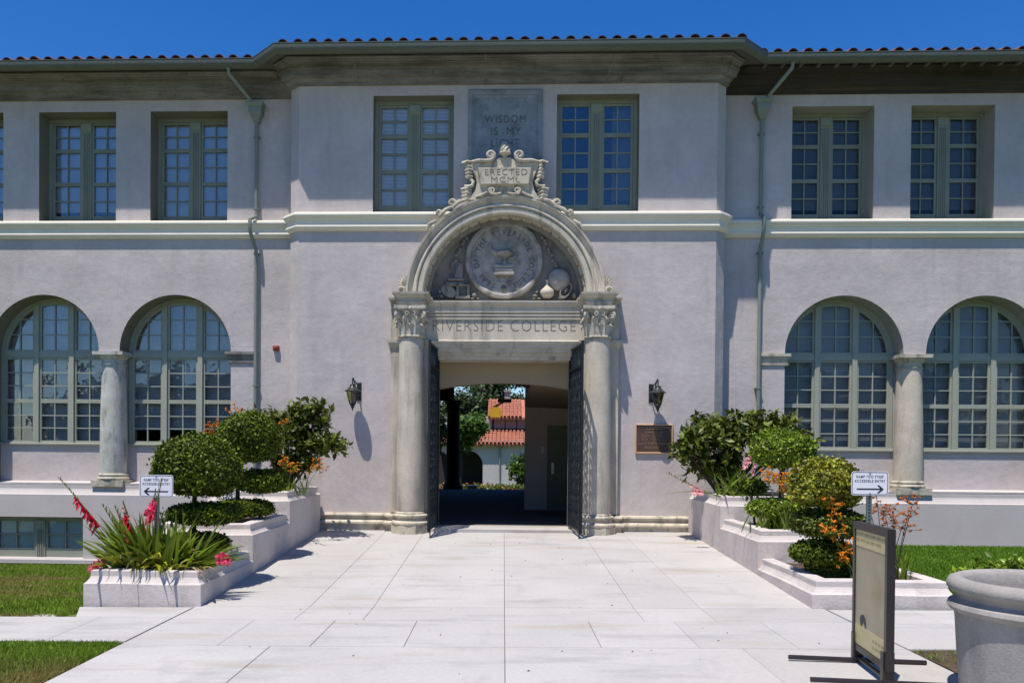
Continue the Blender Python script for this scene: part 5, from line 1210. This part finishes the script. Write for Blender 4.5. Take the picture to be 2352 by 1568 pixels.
# ================================================================ SANDWICH BOARD
t = thing('sandwich_board', 'dark framed sidewalk display board with faded yellow poster', 'sign board', (2.99,-9.24,0.04), None, True, math.atan2(0.82,0.085))
L_, H0, H1, T_ = 0.82, 0.12, 1.20, 0.06
m = MB(); e = 0.05
m.box(-L_/2,-L_/2+e,-T_/2,T_/2,H0,H1); m.box(L_/2-e,L_/2,-T_/2,T_/2,H0,H1); m.box(-L_/2+e,L_/2-e,-T_/2,T_/2,H0,H0+e); m.box(-L_/2+e,L_/2-e,-T_/2,T_/2,H1-0.06,H1); m.build('frame', M['board_frame'], t)
for sg in (-1,1):
    m = MB(); y0,y1 = sorted((sg*0.012,sg*0.018)); m.box(-L_/2+e,L_/2-e,y0,y1,H0+e,H1-0.06); p = m.build('poster', M['board_paper'], t)
    m = MB(); y0,y1 = sorted((sg*0.0185,sg*0.0205)); m.box(-L_/2+e+0.03,L_/2-e-0.004,y0,y1,H1-0.20,H1-0.065); m.build('poster_strip', M['board_strip'], p)
    m = MB(); m.box(-L_/2+e+0.02,L_/2-e-0.004,y0,y1,H0+e+0.004,H0+e+0.17); m.build('poster_strip', M['board_strip'], p)
    m = MB(); y0,y1 = sorted((sg*0.0208,sg*0.0214))
    for (z,xx) in ((H1-0.105,-0.33),(H1-0.155,-0.25)):
        x = xx
        while x < 0.33: w_ = random.uniform(0.05,0.13); m.box(x,min(x+w_,0.36),y0,y1,z,z+0.022); x += w_+0.025
    m.build('lettering', M['board_ink'], p); m = MB()
    for (z,a,b) in ((H0+e+0.10,-0.34,-0.12),(H0+e+0.05,-0.34,-0.10)):
        x = a
        while x < b: w_ = random.uniform(0.03,0.07); m.box(x,x+w_,y0,y1,z,z+0.02); x += w_+0.02
    m.build('lettering', M['board_ink'], p)
    m = MB(); P = [(0.20,H0+e+0.17),(0.235,H0+e+0.215),(0.215,H0+e+0.26),(0.15,H0+e+0.275),(0.10,H0+e+0.25),(0.075,H0+e+0.19),(0.09,H0+e+0.172),(0.12,H0+e+0.20),(0.15,H0+e+0.22)]
    m.prism(P, y0, y1); m.build('tear', M['signk'], p)
for sx_ in (-1,1):
    m = MB(); xx = sx_*(L_/2-0.055); m.box(xx-0.03,xx+0.03,-0.028,0.028,0.03,0.30) if False else m.box(xx-0.03,xx+0.03,-0.042,-0.031,0.03,0.26)
    m.box(xx-0.03,xx+0.03,0.031,0.042,0.03,0.26); m.box(xx-0.03,xx+0.03,-0.030,0.030,0.03,0.115); m.build('bracket', M['board_frame'], t)
    m = MB(); m.tube([(xx,-0.55,0.022),(xx,0.56,0.022)],0.02,8); m.build('foot', M['board_frame'], t, smooth=True)
m = MB(); m.tube([(-L_/2+0.05,0,0.05),(L_/2-0.05,0,0.05)],0.018,8); m.build('cross_bar', M['board_frame'], t)
# ================================================================ CONCRETE POT
t = thing('concrete_pot', 'large round grey concrete pot with rolled rim at the right edge', 'pot', (3.93,-9.95,0.03))
c = (3.93,-9.95,0)
m = MB(); m.lathe([(0.52,0.03),(0.555,0.05),(0.575,0.30),(0.592,0.575),(0.60,0.62),(0.63,0.635),(0.645,0.66),(0.635,0.685),(0.60,0.70),(0.585,0.72),(0.595,0.745),(0.625,0.76),(0.648,0.785),(0.65,0.815),(0.63,0.845),(0.59,0.86),(0.55,0.852),(0.525,0.825),(0.515,0.76),(0.50,0.45),(0.02,0.45)], c, 64); m.v = [(x,y,z*1.065) for x,y,z in m.v]; m.build('body', M['conc_pot'], t, smooth=True)
m = MB(); m.lathe([(0.505,0.46),(0.02,0.47)], c, 32); m.build('soil', M['soil'], t)
# shrub on the lawn behind the pot
shrub((6.2,-5.0,0.05),'low yellow green shrub on the lawn behind the concrete pot',[(6.25,-5.0,0.20,0.40,0.4,0.24,26),(6.75,-5.0,0.25,0.5,0.4,0.30,34)],'leaf_lime',61,leaf=0.038,stems=3)
# ================================================================ GRASS
def grass(name, regions, n, h, label, zf, wmul=1.0, mat='grass'):
    P = []
    for (x0,x1,y0,y1,k) in regions:
        m_ = int(n*k); P.append(np.stack([rng.uniform(x0,x1,m_),rng.uniform(y0,y1,m_)],1))
    P = np.concatenate(P); z = np.array([zf(x,y) for x,y in P])-0.03
    n_ = len(P); a = rng.uniform(0,6.28,n_); hh = h*rng.uniform(0.5,1.25,n_); w_ = 0.006*wmul*rng.uniform(0.7,1.4,n_); ln = rng.normal(0,0.45,(n_,2))*hh[:,None]
    V = np.empty((n_,3,3)); V[:,0] = np.stack([P[:,0]-np.cos(a)*w_,P[:,1]-np.sin(a)*w_,z],1); V[:,1] = np.stack([P[:,0]+np.cos(a)*w_,P[:,1]+np.sin(a)*w_,z],1); V[:,2] = np.stack([P[:,0]+ln[:,0],P[:,1]+ln[:,1],z+hh],1)
    o = npmesh(name, V.reshape(-1,3), np.arange(n_*3).reshape(-1,3), M[mat]); tag(o, label, 'grass', kind='stuff')
grass('grass',[(-12.5,-4.97,-7.05,0.44,1.0),(-5.1,-4.75,-7.05,-6.4,0.0)],150000,0.055,'lawn grass left of the left planter',gz,1.5)
grass('grass',[(-6.2,-3.63,-11.5,-8.27,1.0)],120000,0.05,'patch of lawn grass in the lower left corner',gz,1.1)
grass('grass',[(5.18,12.5,-6.5,0.44,1.0)],150000,0.05,'lawn grass behind the sandwich board and pot',gz,1.5,'grass_r')
grass('grass',[(3.72,5.5,-11,-8.42,1.0)],5000,0.05,'sparse grass on the bare soil by the pot',lambda x,y: 0.012*x,1.2)
m = MB(); m.lathe([(0.16,0.0),(0.16,0.02),(0.02,0.03)], (-5.15,-7.02,-0.10), 20); tag(m.build('lawn_marker', M['conc'], org=(-5.15,-7.02,-0.10)), 'flat concrete disc set in the lawn edge at far left', 'cover')
# fallen leaves and specks on the paving
m = MB()
for i in range(60):
    x = random.uniform(-3.4,3.4); y = random.uniform(-9.6,-1.0); z = gz(x,y)+0.004; a = random.uniform(0,6.28); s_ = random.uniform(0.008,0.022)
    m.add([(x+s_*math.cos(a),y+s_*math.sin(a),z),(x-0.5*s_*math.sin(a),y+0.5*s_*math.cos(a),z+0.006),(x-s_*math.cos(a),y-s_*math.sin(a),z),(x+0.5*s_*math.sin(a),y-0.5*s_*math.cos(a),z+0.002)],[(0,1,2,3)])
tag(m.build('fallen_leaves', M['bark']),'tiny dry leaves scattered on the pale concrete walk','leaves',kind='stuff')
# ================================================================ COURTYARD BEYOND THE PASSAGE
sheet('courtyard_ground', M['lawn'], lin(-40,40,8), lin(17.3,80,8), -0.35, lambda x,y: 0.0)
YB = 34.0; k = (YB+16)/1890.0              # metres per reference pixel there
def yx(px): return (px-1160)*k
def yz(py): return 1.8+(1041-py)*k
t = thing('arcade_building', 'white arcaded building with two red tiled roofs seen through the passage', 'building', (yx(1150),YB,-0.3))
w = MB(); arcs = []
for c_ in (634,708,782,856,930,1004,1078,1226,1300):
    r_ = 37*k*0.95; zt = yz(1037); arcs.append([(yx(c_)-r_,-0.2),(yx(c_)-r_,zt-r_)]+arcpts(yx(c_),zt-r_,r_,math.pi,0,16)[1:]+[(yx(c_)+r_,-0.2)])
holed([(yx(580),-0.4),(yx(1360),-0.4),(yx(1360),yz(1012)),(yx(580),yz(1012))], arcs, YB, w)
for a_ in arcs: reveal(a_, YB, YB+0.4, w, skip=(len(a_)-1,))
w.build('wall', M['yard_wall'], t)
m = MB(); m.box(yx(580),yx(1360),YB+2.2,YB+2.4,-0.4,yz(1012)); m.build('arcade_back_wall', M['yard_dark'], t)
def tiled(x0,x1,y0,z0,y1,z1,name):
    m = MB(); n = int((x1-x0)/0.24); nr = 9; 
    m.add([(x0,y0,z0-0.05),(x1,y0,z0-0.05),(x1,y1,z1-0.05),(x0,y1,z1-0.05)],[(0,1,2,3)]); m.box(x0,x1,y0,y0+0.2,z0-0.16,z0-0.06)
    rf_ = m.build('roof', M['tile_far'], t)
    me_ = MB(); sl = Vector((0,y1-y0,z1-z0)); ll = sl.length; na_ = 5; row = 0.42; nr = int(ll/row)
    vs2 = []
    for yy,r2 in ((0,0.10),(row*1.08,0.085)): vs2 += [(r2*math.cos(math.pi*i/na_),yy,r2*math.sin(math.pi*i/na_)+(0.03 if yy == 0 else 0)) for i in range(na_+1)]
    me_.add(vs2,[(i,i+1,na_+2+i,na_+1+i) for i in range(na_)]+[tuple(range(na_,-1,-1))]); me_ = me_.mesh('roof_tile', M['tile_far'], True); ang = math.atan2(z1-z0,y1-y0)
    for i in range(n):
        for j in range(nr):
            f_ = j*row/ll; inst('roof_tile', me_, rf_, (x0+0.12+i*0.24,y0+(y1-y0)*f_-0.05,z0+(z1-z0)*f_-0.03+random.uniform(0,0.012)), (ang,0,0))
tiled(yx(1000),yx(1212),YB-0.35,yz(1020),YB+2.2,yz(986),'roof')
m = MB(); m.box(yx(580),yx(1300),YB+2.3,YB+2.5,yz(1012),yz(955)); m.build('upper_wall', M['yard_wall'], t)
m = MB(); m.box(yx(1132),yx(1300),YB+2.14,YB+2.28,yz(990),yz(957)); wd_ = m.build('window', M['yard_dark'], t)
for a_,b_ in ((1137,1163),(1165,1190),(1192,1216)):
    m = MB(); m.box(yx(a_),yx(b_),YB+2.08,YB+2.13,yz(984),yz(962)); m.build('screen', M['yard_pink'], wd_)
tiled(yx(1122),yx(1212),YB+1.6,yz(957),YB+5.4,yz(905),'roof')
m = MB(); m.box(yx(1162),yx(1176),YB+5.2,YB+6.0,yz(925),yz(886)); m.box(yx(1160),yx(1178),YB+5.1,YB+6.1,yz(888),yz(884)); m.build('chimney', M['conc_pot'], t)
m = MB(); m.tube([(yx(1152),YB-0.08,yz(1022)),(yx(1152),YB-0.08,yz(1105))],0.05,8); m.box(yx(1148),yx(1157),YB-0.2,YB-0.01,yz(1030),yz(1022)); m.build('drainpipe', M['pipe'], t)
def crown(name, c, r, n, leaf, mat, parent, seed, clumps=26):
    r_ = np.random.default_rng(seed); cs = r_.normal(0,0.42,(clumps,3)); cs = cs/np.maximum(1,np.linalg.norm(cs,axis=1))[:,None]
    idx = r_.integers(0,clumps,n); P = cs[idx]*np.array(r)+np.array(c)+r_.normal(0,0.17,(n,3))*np.array(r); Nn = P-np.array(c); Nn /= np.linalg.norm(Nn,axis=1)[:,None]; Nn[:,2] += 0.4
    V, F = leaf_mesh(P, Nn, leaf, 0.7, 1.7); return npmesh(name, V, F, M[mat], parent)
def tree(loc, label, h, crowns, seed, tr=0.16):
    t = thing('tree', label, 'tree', loc, None); x,y,z = loc; m = MB()
    m.tube([(x,y,z),(x+0.1,y,z+h*0.4),(x-0.05,y,z+h)],[tr,tr*0.75,tr*0.3],8)
    for i,(c_,r_,n,lf,mt) in enumerate(crowns): m.tube([(x+0.05,y,z+h*0.45),((x+c_[0])/2,(y+c_[1])/2,(z+h*0.6+c_[2])/2),tuple(c_)],[tr*0.5,tr*0.35,tr*0.12],6)
    m.build('trunk', M['bark'], t)
    for i,(c_,r_,n,lf,mt) in enumerate(crowns): crown('crown', c_, r_, n, lf, mt, t, seed+i)
YT = 28.0; kt = (YT+16)/1890.0
tx_ = lambda px: (px-1160)*kt
tz_ = lambda py: 1.8+(1041-py)*kt
tree((tx_(1058),YT,-0.35),'bright green tree beyond the dark passage column',tz_(960),[((tx_(1085),YT,tz_(985)),(1.0,1.0,0.9),4200,0.13,'yard_leaf'),((tx_(1070),YT,tz_(1000)),(0.6,0.8,1.0),2600,0.12,'yard_leaf')],71)
tree((tx_(1090),YT+16,-0.35),'tall dark tree rising behind the courtyard roofs',8.0,[((tx_(1095),YT+16,tz_(935)+0.9),(2.2,2.0,2.1),5200,0.17,'yard_leaf2'),((tx_(1030),YT+15,tz_(960)),(1.8,1.6,2.4),3800,0.17,'yard_leaf2'),((tx_(1195),YT+20,tz_(905)+0.35),(1.5,1.6,0.9),2000,0.17,'yard_leaf2')],81,0.3)
tree((tx_(1012),YT-4,-0.35),'dark trunked tree left of the passage column',5.0,[((tx_(1005),YT-3,tz_(1000)),(1.0,1.0,1.6),2600,0.13,'yard_leaf2')],91,0.34)
tree((-9.5,YT+2,-0.35),'round green tree at the far left of the courtyard',5.0,[((-9.5,YT+2,4.0),(2.4,2.0,2.0),3600,0.17,'yard_leaf2')],97,0.25)
tree((tx_(1150),YT+26,-0.35),'tall tree whose crown shows above the far tiled roof',7.0,[((tx_(1165)*1.4,YT+26,8.3),(2.6,2.0,1.3),4200,0.2,'yard_leaf2'),((tx_(1110)*1.4,YT+26,8.0),(2.0,2.0,1.6),3000,0.2,'yard_leaf2')],98,0.25)
t = thing('hedge', 'low dark hedge with red flowers before the white arcade', 'hedge', (0,24,-0.35))
V, F = leaf_mesh(np.stack([rng.uniform(-4,3,5000),rng.uniform(23.7,24.3,5000),rng.uniform(-0.35,0.22,5000)],1), np.tile([0,-0.5,0.8],(5000,1)), 0.07, 0.7); npmesh('foliage', V, F, M['leaf_dark'], t)
V, F = leaf_mesh(np.stack([rng.uniform(-4,3,110),rng.uniform(23.6,24.0,110),rng.uniform(-0.05,0.25,110)],1), np.tile([0,-0.5,0.8],(110,1)), 0.07, 0.7); npmesh('bloom', V, F, M['orange_dk'], t)
shrub((yx(1215)*0.8,26,-0.35),'bright green bush by the right arch of the courtyard',[(yx(1200)*0.82,26,0.6,0.7,0.6,1.1,90)],'yard_leaf',95,leaf=0.09,stems=3)
t = thing('utility_box', 'small pale box standing in the courtyard entrance', 'box', (-1.27,18.2,-0.3))
m = MB(); m.bevbox(-1.46,-1.08,18.05,18.35,-0.35,0.36,0.02); m.build('case', M['trim_wall'], t); m = MB(); m.bevbox(-1.48,-1.06,18.03,18.37,0.361,0.42,0.01); m.build('lid', M['trim'], t)
# ================================================================ TREES MIRRORED IN THE GLASS (behind the viewer)
V_, F_ = [], []; off = 0
for i in range(16):
    c_ = (-42+5.6*i+random.uniform(-1.5,1.5), -58+random.uniform(-5,5), random.uniform(4.0,6.0)); r_ = (4.0,3.5,random.uniform(3.5,5.2)); n = 700
    d = rng.normal(0,1,(n,3)); d /= np.linalg.norm(d,axis=1)[:,None]; P = np.array(c_)+d*np.array(r_)*rng.uniform(0.5,1.1,(n,1)); v, f = leaf_mesh(P, d, 0.75, 0.6, 1.4); V_.append(v); F_.append(f+off); off += len(v)
o = npmesh('tree_belt', np.concatenate(V_), np.concatenate(F_), M['yard_leaf2']); tag(o,'belt of trees behind the viewer, mirrored dark in the lower windows','trees',kind='stuff')
